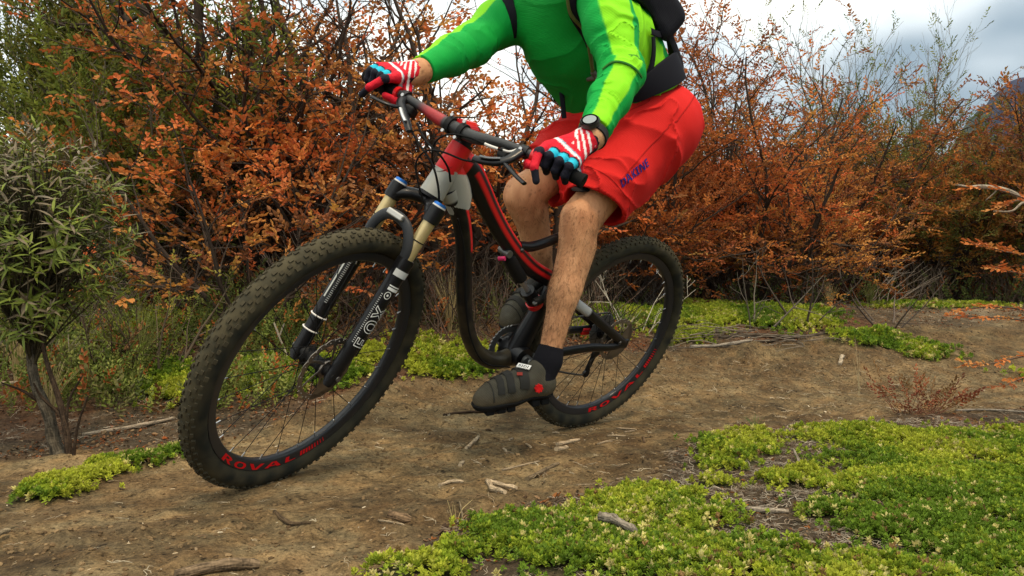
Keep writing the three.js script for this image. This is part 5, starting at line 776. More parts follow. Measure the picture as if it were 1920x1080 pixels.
  const uv = []; for (let i = 0; i < P.length; i += 3) uv.push((P[i] - P[i + 2] * 0.6) / 0.25, (P[i + 1] + P[i + 2] * 0.3) / 0.25); g.setAttribute('uv', new THREE.Float32BufferAttribute(uv, 2));
  g.setIndex(I); return g;
}
function grad(f, p, e = 0.003) { return V(f(p.x + e, p.y, p.z) - f(p.x - e, p.y, p.z), f(p.x, p.y + e, p.z) - f(p.x, p.y - e, p.z), f(p.x, p.y, p.z + e) - f(p.x, p.y, p.z - e)).normalize(); }
function snap(f, p, lift = 0) { const q = p.clone(); for (let i = 0; i < 12; i++) q.addScaledVector(grad(f, q), -(f(q.x, q.y, q.z) - lift) * 0.8); return q; }
// a strap laid on a surface
function strap(f, guide, width, thick, n = 40, lift = 0.001) {
  const c = cm(guide, n).map((p) => snap(f, p, lift)), I = [], Pp = [];
  const rows = c.map((p, i) => { const t = c[Math.min(n, i + 1)].clone().sub(c[Math.max(0, i - 1)]).normalize(), N = grad(f, p), s = N.clone().cross(t).normalize(), w = (Array.isArray(width) ? pl(width, i / n) : width) / 2; return [[-w, 0], [-w * 0.92, thick], [w * 0.92, thick], [w, 0]].map(([a, b]) => { const e = snap(f, p.clone().addScaledVector(s, a), lift).lerp(p.clone().addScaledVector(s, a), 0.25); return e.addScaledVector(N, b); }); });
  rows.forEach((r) => r.forEach((v) => Pp.push(v.x, v.y, v.z)));
  for (let i = 0; i < n; i++) for (let k = 0; k < 3; k++) { const a = i * 4 + k; I.push(a, a + 1, a + 5, a, a + 5, a + 4); }
  const g = new THREE.BufferGeometry(); g.setAttribute('position', new THREE.Float32BufferAttribute(Pp, 3)); g.setAttribute('uv', new THREE.Float32BufferAttribute(rows.flatMap((_, i) => [0, i / n, 0.1, i / n, 0.9, i / n, 1, i / n]), 2)); g.setIndex(I); g.computeVertexNormals(); return g;
}
const J = {
  Lsh: V(0.236, 1.312, -2.12), Lel: V(0.278, 1.040, -1.985), Lwr: V(0.186, 0.851, -1.835), Rsh: V(0.025, 1.378, -2.45), Rel: V(-0.1145, 1.192, -2.25), Rwr: V(-0.246, 1.066, -2.07),
  Lhip: V(0.450, 1.000, -2.48), Rhip: V(0.350, 1.052, -2.63), Lkn: V(0.204, 0.697, -2.335), Lan: V(0.106, 0.285, -2.305), Rkn: V(0.036, 0.790, -2.485), Ran: V(0.125, 0.475, -2.675),
};
const RB = V(0.2, 0, -2.4);
const rider = thing('person', 'rider in green jersey and red shorts, standing on the pedals and leaning over the handlebar', 'person', RB);
const rpart = (name, geo, mat, parent = rider) => { if (parent === rider) geo.translate(-RB.x, -RB.y, -RB.z); return part(name, geo, mat, parent); };
const mid = (a, b, t = 0.5) => a.clone().lerp(b, t);
const sAx = J.Lsh.clone().sub(J.Rsh).normalize(), mSh = mid(J.Lsh, J.Rsh), mHip = mid(J.Lhip, J.Rhip), uAx = mSh.clone().sub(mHip).normalize(), fAx = sAx.clone().cross(uAx).normalize();
const fwdHead = V(-0.76, -0.10, 0.64).normalize(), headC = mSh.clone().add(V(-0.10, 0.245, 0.085));
const ridge = (x, y, z, s) => { const n = fbm(x, y, z, s); return Math.pow(1 - Math.min(1, Math.abs(n) * 2.2), 3); };
// ---------- skin
let bodyF = null;
const bikeUp = V(0.293, 0.904, 0.309);
{
  const legs = (kn, an, hip, bx) => { const sh = an.clone().sub(kn), sN = sh.clone().normalize(), back = V(0.72, 0.1, -0.69); back.addScaledVector(sN, -back.dot(sN)).normalize(); return [
    cap(hip, kn, 0.078, 0.055), cap(kn.clone().addScaledVector(sN, -0.01), kn.clone().addScaledVector(sN, 0.05), 0.056, 0.050), cap(kn.clone().addScaledVector(back, -0.026).addScaledVector(sN, 0.0), kn.clone().addScaledVector(back, -0.02).addScaledVector(sN, 0.045), 0.036, 0.028),
    cap(kn.clone().addScaledVector(back, -0.034).addScaledVector(sN, -0.010), kn.clone().addScaledVector(back, -0.030).addScaledVector(sN, 0.022), 0.030, 0.027), cap(mid(kn, an, 0.12).addScaledVector(back, 0.0), mid(kn, an, 0.5).addScaledVector(back, -0.022), 0.030, 0.020), cap(mid(kn, hip, 0.1).addScaledVector(back, -0.012), mid(kn, hip, 0.3).addScaledVector(back, -0.015), 0.050, 0.056), cap(mid(kn, an, 0.08), mid(kn, an, 0.55), 0.049, 0.042), cap(mid(kn, an, 0.18).addScaledVector(back, 0.024), mid(kn, an, 0.46).addScaledVector(back, 0.018), 0.049, 0.039), cap(mid(kn, an, 0.5), an, 0.044, 0.031), cap(an, an.clone().addScaledVector(sN, 0.02), 0.034, 0.034)]; };
  const neck = mSh.clone().add(V(0.0, 0.05, 0.0)), up = V(0, 1, 0).addScaledVector(fwdHead, 0.1).normalize(), hs = fwdHead.clone().cross(up).normalize();
  const at = (a, b, c) => headC.clone().addScaledVector(fwdHead, a).addScaledVector(up, b).addScaledVector(hs, c);
  const head = [ell(at(-0.005, 0.03, 0), fwdHead, up, hs, 0.098, 0.105, 0.076), ell(at(0.028, -0.045, 0), fwdHead, up, hs, 0.066, 0.075, 0.056), cap(at(0.085, 0.015, 0), at(0.108, -0.018, 0), 0.010, 0.015), cap(at(0.082, -0.062, 0.018), at(0.082, -0.062, -0.018), 0.010, 0.010), cap(at(0.062, -0.105, 0.01), at(0.062, -0.105, -0.01), 0.020, 0.020), ell(at(-0.012, -0.005, 0.079), fwdHead, up, hs, 0.018, 0.032, 0.010), ell(at(-0.012, -0.005, -0.079), fwdHead, up, hs, 0.018, 0.032, 0.010), cap(neck, at(-0.02, -0.07, 0), 0.060, 0.054)];
  const body = blend([...legs(J.Lkn, J.Lan, J.Lhip), cap(J.Lhip, J.Rhip, 0.10, 0.10), cap(mHip, mid(mHip, mSh, 0.75), 0.10, 0.11), cap(mid(J.Lsh, J.Rsh, 0.15), mid(J.Lsh, J.Rsh, 0.85), 0.075, 0.075), cap(J.Lsh, J.Lel, 0.05, 0.04), cap(J.Lel, J.Lwr, 0.040, 0.029), cap(J.Lwr, J.Lwr.clone().add(V(-0.03, -0.028, 0.012)), 0.029, 0.028), cap(J.Rsh, J.Rel, 0.05, 0.04), cap(J.Rel, J.Rwr, 0.040, 0.029), cap(J.Rwr, J.Rwr.clone().add(V(-0.02, -0.018, 0.018)), 0.029, 0.028), ...legs(J.Rkn, J.Ran, J.Rhip), ...head], 0.022);
  bodyF = body;
  const skinC = (p) => { const n = fbm(p.x * 60, p.y * 14, p.z * 60, 3), b = fbm(p.x * 9, p.y * 9, p.z * 9, 2), kneeD = Math.min(p.distanceTo(J.Lkn), p.distanceTo(J.Rkn)); const spk = vnoise(p.x * 150, p.y * 150, p.z * 150) > 0.72 - 0.25 * sstep(0.7, 0.3, p.y) ? 0.62 : 1, k = (1 + 0.34 * n + 0.22 * b) * spk, ruddy = sstep(0.11, 0.03, kneeD) * 0.5 + Math.max(0, b) * 0.25; return [0.50 * k, (0.252 - 0.055 * ruddy) * k * (1 + 0.12 * n), (0.124 - 0.035 * ruddy) * k * (1 + 0.18 * n)]; };
  const skinBump = dataTex(256, (u, v) => { const k = 0.5 + 0.25 * vnoise(u * 60, v * 18, 1) + 0.25 * vnoise(u * 120, v * 100, 4); return [k, k, k]; });
  rpart('body', meshSDF(body, V(-0.32, 0.22, -2.80), V(0.66, 1.86, -1.76), 0.0062, skinC), phy({ vertexColors: true, roughness: 0.52, bumpMap: skinBump, bumpScale: 0.0012 }));
  // face, hair and helmet (above the frame of the photograph)
  const eyeM = std({ color: rgb(0.75, 0.74, 0.70), roughness: 0.2 }), iris = std({ color: rgb(0.05, 0.03, 0.02), roughness: 0.2 });
  for (const s of [1, -1]) { const e = new THREE.SphereGeometry(0.0125, 16, 12); e.translate(...at(0.078, 0.012, 0.031 * s).toArray()); rpart('eye', e, eyeM); const q = new THREE.SphereGeometry(0.006, 12, 8); q.translate(...at(0.0865, 0.012, 0.031 * s).toArray()); rpart('iris', q, iris); }
  rpart('mouth', new MB().tube(cm([at(0.084, -0.063, 0.024), at(0.0915, -0.065, 0), at(0.084, -0.063, -0.024)], 10), 0.0035, 8).build(), std({ color: rgb(0.32, 0.10, 0.08), roughness: 0.6 }));
  const hel = (x, y, z) => smax(ell(at(-0.012, 0.052, 0), fwdHead, up, hs, 0.128, 0.105, 0.102)(x, y, z), -plane(at(0, 0.042, 0), up.clone().addScaledVector(fwdHead, 0.12).normalize())(x, y, z), 0.01);
  rpart('helmet', meshSDF(hel, headC.clone().add(V(-0.2, -0.1, -0.2)), headC.clone().add(V(0.2, 0.25, 0.2)), 0.006, () => [0.5, 0.5, 0.5]), phy({ color: rgb(0.05, 0.05, 0.055), roughness: 0.4, clearcoat: 0.4 }));
  const hair = (x, y, z) => smax(ell(at(-0.02, 0.03, 0), fwdHead, up, hs, 0.098, 0.10, 0.082)(x, y, z), plane(at(0.0, 0, 0), fwdHead)(x, y, z), 0.01);
  rpart('hair', meshSDF(hair, headC.clone().add(V(-0.15, -0.12, -0.15)), headC.clone().add(V(0.15, 0.16, 0.15)), 0.006, () => [1, 1, 1]), std({ color: rgb(0.04, 0.025, 0.015), roughness: 0.8 }));
}
// ---------- jersey
const weave = dataTex(256, (u, v) => { const k = 0.5 + 0.3 * Math.sin(u * 256 * 0.8) * Math.sin(v * 256 * 0.8) + 0.2 * vnoise(u * 40, v * 40, 3); return [k, k, k]; });
const tors = { lo: mHip.clone().add(V(-0.005, 0.02, 0.0)), hi: mid(mHip, mSh, 0.78).addScaledVector(fAx, 0.01) };
const jerseyBase = blend([
  cap(mid(J.Lhip, J.Rhip, 0.22).addScaledVector(uAx, 0.04), mid(J.Lhip, J.Rhip, 0.78).addScaledVector(uAx, 0.04), 0.128, 0.128), cap(tors.lo, tors.hi, 0.136, 0.150), cap(mid(mHip, mSh, 0.42).addScaledVector(fAx, 0.022), mid(mHip, mSh, 0.7).addScaledVector(fAx, 0.02), 0.126, 0.135),
  cap(mHip.clone().addScaledVector(uAx, 0.13).addScaledVector(sAx, 0.03).addScaledVector(fAx, -0.075), mHip.clone().addScaledVector(uAx, 0.27).addScaledVector(sAx, 0.025).addScaledVector(fAx, -0.095), 0.112, 0.116), cap(mid(mHip, mSh, 0.66).addScaledVector(sAx, 0.075), mid(mHip, mSh, 0.66).addScaledVector(sAx, -0.075), 0.115, 0.115), cap(mid(J.Rsh, J.Lsh, 0.14), mid(J.Rsh, J.Lsh, 0.86), 0.088, 0.088),
], 0.07);
const armL = blend([cap(J.Lsh, mid(J.Lsh, J.Lel, 0.5), 0.076, 0.066), cap(mid(J.Lsh, J.Lel, 0.5), J.Lel, 0.066, 0.054), cap(J.Lel, mid(J.Lel, J.Lwr, 0.4), 0.054, 0.0485), cap(mid(J.Lel, J.Lwr, 0.4), mid(J.Lel, J.Lwr, 1.0), 0.0485, 0.037)], 0.03);
const armR = blend([cap(J.Rsh, mid(J.Rsh, J.Rel, 0.5), 0.076, 0.066), cap(mid(J.Rsh, J.Rel, 0.5), J.Rel, 0.066, 0.056), cap(J.Rel, mid(J.Rel, J.Rwr, 0.4), 0.056, 0.051), cap(mid(J.Rel, J.Rwr, 0.4), mid(J.Rel, J.Rwr, 1.0), 0.051, 0.037)], 0.03);
const armInfo = (p) => { const seg = (a, b) => { const d = b.clone().sub(a), t = clamp(p.clone().sub(a).dot(d) / d.lengthSq(), 0, 1); return [p.distanceTo(a.clone().addScaledVector(d, t)), t]; }; return { Lu: seg(J.Lsh, J.Lel), Ll: seg(J.Lel, J.Lwr), Ru: seg(J.Rsh, J.Rel), Rl: seg(J.Rel, J.Rwr) }; };
const cuffL = plane(mid(J.Lel, J.Lwr, 0.93), J.Lwr.clone().sub(J.Lel).normalize()), cuffR = plane(mid(J.Rel, J.Rwr, 0.93), J.Rwr.clone().sub(J.Rel).normalize());
function segFold(p0, p1, freq, amp, seed) { const d = p1.clone().sub(p0), L = d.length(), n = d.clone().normalize(); return (x, y, z) => { const px = x - p0.x, py = y - p0.y, pz = z - p0.z, t = px * n.x + py * n.y + pz * n.z; if (t < -0.05 || t > L + 0.05) return 0; const w = fbm(x * 14 + seed, y * 14, z * 14, 2); const s = Math.sin(t * freq + w * 7); return amp * (s * 0.55 + 1.2 * Math.exp(-Math.abs(vnoise(t * freq * 0.28 + w * 2.4, x * 6 + seed, z * 6)) * 7) - 0.4) * (0.35 + 0.65 * sstep(-0.2, 0.3, vnoise(x * 11 + seed, y * 11, z * 11))); }; }
const foldLu = segFold(J.Lsh, J.Lel, 95, 0.0056, 1), foldLl = segFold(J.Lel, J.Lwr, 110, 0.0050, 3), foldRu = segFold(J.Rsh, J.Rel, 90, 0.0030, 5), foldRl = segFold(J.Rel, J.Rwr, 100, 0.0026, 7);
const c0f = mid(mHip, mSh, 0.5).dot(fAx);
const torsoFold = (x, y, z) => { const a = x * sAx.x + y * sAx.y + z * sAx.z, b = x * uAx.x + y * uAx.y + z * uAx.z, c = x * fAx.x + y * fAx.y + z * fAx.z; const fr = clamp(1 - (c - c0f) * 7, 0.25, 1); return fr * 0.010 * ridge(a * 3.0 + c * 3, b * 9 + c * 6, 2.5, 2) + 0.004 * fbm(x * 12, y * 12, z * 12, 2) + 0.0035 * Math.exp(-Math.abs(vnoise(a * 4 + c * 5, b * 13 + c * 7 + fbm(x * 5, y * 5, z * 5, 2), 1.5)) * 8); };
const hem = plane(mHip.clone().addScaledVector(uAx, 0.04), uAx.clone().negate());
const jersey = (x, y, z) => {
  const al = armL(x, y, z), ar = armR(x, y, z); let t = jerseyBase(x, y, z); if (t < 0.05) t -= torsoFold(x, y, z); t = smax(t, hem(x, y, z), 0.01);
  let l = al < 0.04 ? al - foldLu(x, y, z) * 0.8 - foldLl(x, y, z) : al, r = ar < 0.04 ? ar - foldRu(x, y, z) * 0.8 - foldRl(x, y, z) : ar;
  l = Math.max(l, cuffL(x, y, z), ); r = Math.max(r, cuffR(x, y, z));
  return smin(smin(t, l, 0.035), r, 0.05);
};
const LIME = [0.22, 0.64, 0.012], GRN = [0.004, 0.31, 0.045], DGRN = [0.004, 0.255, 0.030];
const perp = (v, ax) => { const q = v.clone(); q.addScaledVector(ax, -q.dot(ax)); return q.normalize(); };
function jerseyCol(p) {
  const a = armInfo(p), L = Math.min(a.Lu[0], a.Ll[0]), R = Math.min(a.Ru[0], a.Rl[0]), T = jerseyBase(p.x, p.y, p.z);
  if (L < 0.085 && (T > 0.012 || L < 0.078) && a.Lu[1] + a.Ll[1] > 0.02) {
    const up = a.Lu[0] < a.Ll[0], A = up ? J.Lsh : J.Lel, B = up ? J.Lel : J.Lwr, ax = B.clone().sub(A).normalize(), q = perp(p.clone().sub(A), ax), ref = perp(up ? V(0.20, 0.1, 1) : V(0.22, 0.30, 1), ax), ang = Math.atan2(q.clone().cross(ref).dot(ax), q.dot(ref));
    const lo = up ? -0.62 : -0.62, hi = up ? 0.62 : 0.55;
    if (up && a.Lu[1] > 0.985) return [0.02, 0.16, 0.02];
    const w = sstep(-0.045, 0.045, ang - lo) * sstep(0.045, -0.045, ang - hi); return GRN.map((g, i) => lerp(g, LIME[i], w));
  }
  if (R < 0.085 && (T > 0.005 || R < 0.07)) {
    const up = a.Ru[0] < a.Rl[0], A = up ? J.Rsh : J.Rel, B = up ? J.Rel : J.Rwr, ax = B.clone().sub(A).normalize(), q = perp(p.clone().sub(A), ax), ref = perp(V(0.30, 1.0, -0.75), ax), w = sstep(-0.02, 0.02, q.dot(ref) - (up ? 0.66 : 0.80));
    return GRN.map((g, i) => lerp(g, LIME[i], w));
  }
  const q = p.clone().sub(mid(mHip, mSh, 0.5)), s = q.dot(sAx), f = q.dot(fAx), u = q.dot(uAx), back = -0.25 + 0.0 * u;
  const side = Math.atan2(Math.abs(s), f);              // 0 chest, pi back
  if (u > 0.20 && Math.abs(s) > 0.09 && f < 0.03) return LIME;
  if (side > 1.25 && side < 2.3) return LIME; if (side >= 2.3 && side < 2.6) return GRN;
  return side <= 1.25 ? DGRN : LIME;
}
const fabric = (o) => phy({ vertexColors: true, roughness: 0.72, sheen: 0.25, sheenRoughness: 0.6, bumpMap: weave, bumpScale: 0.0006, ...o });
rpart('jersey', meshSDF(jersey, V(-0.31, 0.80, -2.86), V(0.68, 1.50, -1.74), 0.0046, jerseyCol), fabric());
// seam and cuff of the left sleeve
rpart('elbow_seam', strap(armL, [V(0.223, 1.032, -1.93), V(0.249, 1.045, -1.93), V(0.282, 1.037, -1.93), V(0.312, 1.018, -1.945)], 0.006, 0.0022, 30, 0.0025), std({ color: rgb(0.02, 0.12, 0.015), roughness: 0.8 }));
// ---------- shorts
const hemL = plane(mid(J.Lhip, J.Lkn, 0.845), J.Lkn.clone().sub(J.Lhip).normalize().add(V(0.18, -0.12, 0)).normalize()), hemR = plane(mid(J.Rhip, J.Rkn, 0.80), J.Rkn.clone().sub(J.Rhip).normalize());
const waist = plane(mHip.clone().addScaledVector(uAx, 0.125), uAx.clone().addScaledVector(fAx, -0.50).normalize());
const legL = cap(J.Lhip.clone().add(V(0.0, -0.005, 0)), mid(J.Lhip, J.Lkn, 1.0), 0.132, 0.093), legR0 = cap(J.Rhip, mid(J.Rhip, J.Rkn, 1.0), 0.130, 0.086), pock = cap(V(0.222, 0.995, -2.475), V(0.06, 0.852, -2.45), 0.070, 0.074), legR = (x, y, z) => smin(legR0(x, y, z), pock(x, y, z), 0.04);
const inL = cap(J.Lhip, J.Lkn.clone().lerp(J.Lhip, -0.15), 0.12, 0.076), inR = cap(J.Rhip, J.Rkn.clone().lerp(J.Rhip, -0.15), 0.11, 0.070);
const pelvis = blend([cap(J.Lhip.clone().addScaledVector(fAx, -0.012), J.Rhip.clone().addScaledVector(fAx, -0.012), 0.140, 0.136), cap(mHip, mHip.clone().addScaledVector(uAx, 0.12).addScaledVector(fAx, 0.006), 0.146, 0.150), cap(mHip.clone().addScaledVector(fAx, 0.02), mHip.clone().addScaledVector(uAx, 0.22).addScaledVector(fAx, 0.018), 0.142, 0.140)], 0.05);
const fold2 = (t, a, b) => { const n = vnoise(t, a, b); return Math.exp(-Math.abs(n) * 9); };
const shortsFold = (x, y, z) => { const d = J.Lkn.clone().sub(J.Lhip).normalize(), t = x * d.x + y * d.y + z * d.z; return 0.014 * ridge(t * 6.5 + x * 2, y * 2.4 + 7, z * 2.4, 2) + 0.006 * fbm(x * 9, y * 9, z * 9, 2) + 0.009 * fold2(t * 9 + fbm(x * 6, y * 6, z * 6, 2) * 1.6, y * 4 - x * 3, z * 4) + 0.005 * fold2(t * 5 + 3, y * 13 + x * 8, z * 9 + 4); };
const shorts = (x, y, z) => {
  let l = Math.max(legL(x, y, z), hemL(x, y, z)), r = Math.max(legR(x, y, z), hemR(x, y, z)), d = smin(smin(pelvis(x, y, z), l, 0.05), r, 0.05);
  if (Math.abs(d) < 0.06) d -= shortsFold(x, y, z) - 0.004; d = Math.max(d, waist(x, y, z), hemL(x, y, z) > 0 && l < 0.02 ? hemL(x, y, z) : -1);
  d = Math.max(d, -Math.max(inL(x, y, z), -hemL(x, y, z) - 0.09), -Math.max(inR(x, y, z), -hemR(x, y, z) - 0.09));
  return d;
};
const SRED = [0.60, 0.017, 0.014];
const shortsGeo = meshSDF(shorts, V(-0.06, 0.60, -2.95), V(0.80, 1.32, -2.18), 0.0056, () => SRED);
const shortsMesh = rpart('shorts', shortsGeo, fabric({ roughness: 0.8, sheen: 0.15 }));
const legHemC = mid(J.Lhip, J.Lkn, 0.845), thAx = J.Lkn.clone().sub(J.Lhip).normalize(), thOut = perp(V(-0.1, 0.35, 1), thAx);
{
  const seamM = std({ color: rgb(0.42, 0.012, 0.010), roughness: 0.85 }), L = (t, a) => { const q = thOut.clone().applyAxisAngle(thAx, a); return mid(J.Lhip, J.Lkn, t).addScaledVector(q, 0.12); };
  rpart('side_seam', strap(shorts, [L(-0.25, -0.55), L(0.1, -0.5), L(0.4, -0.45), L(0.70, -0.42)], 0.004, 0.0016, 40, 0.0004), seamM);
  rpart('hem_stitch', strap(shorts, [-1.5, -0.9, -0.3, 0.3, 0.9, 1.5].map((a) => L(0.745, a)), 0.0025, 0.0010, 50, 0.0002), seamM);
  const wb = (s, f) => mHip.clone().addScaledVector(uAx, 0.125 + 0.5 * f - 0.035).addScaledVector(sAx, s).addScaledVector(fAx, f);
  rpart('waistband_seam', strap(shorts, [wb(0.06, -0.13), wb(0.13, -0.06), wb(0.15, 0.02), wb(0.12, 0.10)], 0.003, 0.0014, 40, 0.0003), seamM);
}
{
  const r = rngOf(123), hairs = [], hg = new MB(); hg.tube([V(0, 0, 0), V(0.0006, 0.5, 0), V(0.0025, 1, 0)].map((v) => V(v.x * 0.4, v.y * 0.011, v.z)), [0.0002, 0.00016, 0.00007], 3, false); const hgeo = hg.build();
  for (let i = 0; i < 3600; i++) { const R = i % 4 === 0, kn = R ? J.Rkn : J.Lkn, an = R ? J.Ran : J.Lan, t = -0.06 + r() * 0.95, ax = an.clone().sub(kn).normalize(), a = r() * 6.283, fr = frameFrom(ax), c = kn.clone().lerp(an, t), p = snap(bodyF, c.addScaledVector(fr[0], Math.cos(a) * 0.06).addScaledVector(fr[2], Math.sin(a) * 0.06)), N = grad(bodyF, p), d = ax.clone().add(N.clone().multiplyScalar(0.35 + r() * 0.3)).add(V((r() - 0.5) * 0.7, 0, (r() - 0.5) * 0.7)).normalize(), f = frameFrom(d, r() * 6.3); hairs.push({ m: basis(p.sub(RB), f[0], f[1], f[2], 0.6 + r() * 0.8) }); }
  const m = instances('leg_hair', hgeo, std({ color: rgb(0.11, 0.065, 0.035), roughness: 0.7 }), hairs, rider);
}
// ---------- socks and shoes
function shoe(name, heel, toe, upV, side, left) {
  const a = toe.clone().sub(heel).normalize(), up = upV.clone().addScaledVector(a, -upV.dot(a)).normalize(), s = a.clone().cross(up), L = toe.distanceTo(heel);
  const at = (t, h, w) => heel.clone().addScaledVector(a, t * L).addScaledVector(up, h).addScaledVector(s, w);
  const top = blend([cap(at(0.12, 0.040, 0), at(0.18, 0.075, 0), 0.037, 0.036), cap(at(0.15, 0.034, 0), at(0.5, 0.034, 0), 0.036, 0.038), cap(at(0.40, 0.055, 0), at(0.60, 0.035, 0), 0.036, 0.034), cap(at(0.55, 0.028, 0.004), at(0.76, 0.020, 0), 0.040, 0.036), cap(at(0.76, 0.018, 0.006), at(0.87, 0.014, -0.004), 0.036, 0.030)], 0.03);
  const floor_ = plane(at(0, 0.0, 0), up.clone().negate()), open = cap(at(0.15, 0.10, 0), at(0.15, 0.16, 0), 0.030, 0.05);
  const f = (x, y, z) => { let d = smax(top(x, y, z), floor_(x, y, z), 0.012); return d - 0.0012 * fbm(x * 40, y * 40, z * 40, 2); };
  const sole = (x, y, z) => smax(smax(top(x, y, z) - 0.002, -plane(at(0, 0.012, 0), up.clone().negate())(x, y, z) * -1, 0.002), -plane(at(0, 0.012, 0), up.clone())(x, y, z) * -1, 0.004);
  const g = sub(name, rider); g.position.copy(heel).sub(RB); const to = (geo) => { geo.translate(-heel.x, -heel.y, -heel.z); return geo; };
  const lo = V(Math.min(heel.x, toe.x) - 0.09, Math.min(heel.y, toe.y) - 0.09, Math.min(heel.z, toe.z) - 0.09), hi = V(Math.max(heel.x, toe.x) + 0.09, Math.max(heel.y, toe.y) + 0.14, Math.max(heel.z, toe.z) + 0.09);
  part('upper', to(meshSDF(f, lo, hi, 0.0042, (p) => { const q = p.clone().sub(heel), h = q.dot(up), n = fbm(p.x * 30, p.y * 30, p.z * 30, 3), k = 1 + 0.5 * n; const mud = sstep(0.05, 0.005, h + 0.02 * n); return [lerp(0.052, 0.085, mud) * k, lerp(0.048, 0.068, mud) * k, lerp(0.034, 0.042, mud) * k]; })), phy({ vertexColors: true, roughness: 0.62, bumpMap: weave, bumpScale: 0.0008 }), g);
  const soleF = (x, y, z) => smax(top(x, y, z) - 0.0045, Math.abs((x - heel.x) * up.x + (y - heel.y) * up.y + (z - heel.z) * up.z) - 0.010, 0.004); part('sole', to(meshSDF(soleF, lo, hi, 0.0042)), M.rubber, g);
  const so = new MB(); for (let i = 0; i < 5; i++) { const t = [0.12, 0.24, 0.56, 0.68, 0.82][i]; so.geo(new RoundedBoxGeometry(0.026, 0.020, i > 1 ? 0.062 : 0.05, 2, 0.004), basis(at(t, -0.014, 0), a, up, s)); }
  part('sole_lugs', to(so.build()), M.rubber, g);
  const band = (t0, t1, w, h0, mat, nm) => part(nm, to(strap(f, [at(t0, 0.05, -0.07), at(lerp(t0, t1, 0.3), 0.10, -0.02), at(lerp(t0, t1, 0.6), 0.09, 0.03), at(t1, 0.03, 0.07)], w, 0.0035, 24, 0.001)), mat, g);
  const dk = std({ color: rgb(0.020, 0.019, 0.016), roughness: 0.6 });
  const seam = (pts, nm) => part(nm, to(strap(f, pts, 0.0028, 0.0014, 24, 0.0004)), dk, g); seam([at(0.80, 0.02, 0.06), at(0.79, 0.06, 0.02), at(0.79, 0.06, -0.02), at(0.80, 0.02, -0.06)], 'toe_seam'); seam([at(0.02, 0.055, 0.05), at(0.2, 0.05, 0.06), at(0.5, 0.028, 0.07), at(0.85, 0.022, 0.06)], 'side_seam');
  part('heel_patch', to(strap(f, [at(-0.02, 0.075, 0.03), at(-0.05, 0.045, 0.02), at(-0.03, 0.02, 0.035)], 0.022, 0.002, 16, 0.0004)), std({ color: rgb(0.10, 0.10, 0.085), roughness: 0.6 }), g);
  band(0.42, 0.40, 0.030, 0, dk, 'buckle_strap'); band(0.60, 0.57, 0.022, 0, dk, 'strap'); band(0.72, 0.69, 0.020, 0, dk, 'strap');
  return { g, f, at, a, up, s, to };
}
const sockM = std({ color: rgb(0.006, 0.006, 0.009), roughness: 0.9, vertexColors: false });
const shL = shoe('shoe', V(0.117, 0.186, -2.328), V(-0.114, 0.160, -2.233), V(0.20, 0.92, 0.25).add(V(0.05, 0, -0.1)), 1, true);
const shR = shoe('shoe', V(0.150, 0.485, -2.695), V(-0.035, 0.362, -2.545), bikeUp.clone().add(V(-0.25, 0, 0)), 1, false);
for (const [kn, an, sh] of [[J.Lkn, J.Lan, shL], [J.Rkn, J.Ran, shR]]) { const a = mid(kn, an, 0.90), b = sh.at(0.14, 0.055, 0); rpart('sock', meshSDF((x, y, z) => Math.max(blend([cap(a, an, 0.0365, 0.0385), cap(an, b, 0.0385, 0.041)], 0.02)(x, y, z), plane(a, a.clone().sub(an).normalize())(x, y, z)) - 0.0002 * Math.sin(y * 900), V(Math.min(a.x, b.x) - 0.08, Math.min(a.y, b.y) - 0.08, Math.min(a.z, b.z) - 0.08), V(Math.max(a.x, b.x) + 0.08, Math.max(a.y, b.y) + 0.08, Math.max(a.z, b.z) + 0.08), 0.0045), sockM); }
{
  const { g, f, at, to } = shL; // dial and label on the left shoe's upper strap
  const p = snap(f, V(0.034, 0.262, -2.262), 0.0062), N = grad(f, p), t = shL.a.clone(); t.addScaledVector(N, -t.dot(N)).normalize(); const b = N.clone().cross(t);
  const lx = V(0.84, -0.52, 0.1); lx.addScaledVector(N, -lx.dot(N)).normalize();
  const lab = canvasTex(256, 128, (c, w, h) => { c.fillStyle = '#e4e2dc'; c.fillRect(0, 0, w, h); c.fillStyle = '#111'; c.font = 'bold 104px sans-serif'; c.textAlign = 'center'; c.textBaseline = 'middle'; c.fillText('SIDI', w / 2, h / 2 + 4); });
  const pg = new THREE.BoxGeometry(0.040, 0.019, 0.003); part('shoe_label', to(new MB().geo(pg, basis(p.clone().addScaledVector(N, 0.001), lx, N.clone().cross(lx), N)).build()), std({ map: lab, roughness: 0.5 }), g);
  const q = snap(f, V(0.066, 0.214, -2.275), 0.003), N2 = grad(f, q), fr = frameFrom(N2); const dl = new MB().tube([q, q.clone().addScaledVector(N2, 0.010)], [0.0095, 0.009], 16); for (let i = 0; i < 8; i++) { const w = i / 8 * 6.283; dl.geo(new THREE.BoxGeometry(0.004, 0.010, 0.005), basis(q.clone().addScaledVector(N2, 0.006).addScaledVector(fr[0], Math.cos(w) * 0.010).addScaledVector(fr[2], Math.sin(w) * 0.010), fr[0], fr[1], fr[2])); }
  part('red_dial', to(dl.build()), M.red, g);
  const q3 = snap(f, V(0.022, 0.243, -2.25), 0.0065), N3 = grad(f, q3); part('red_mark', to(new MB().geo(new THREE.BoxGeometry(0.016, 0.010, 0.002), basis(q3, ...(() => { const F = frameFrom(N3); return [F[0], F[2].clone().negate(), F[1]]; })())).build()), std({ color: rgb(0.25, 0.03, 0.02), roughness: 0.6 }), g);
}

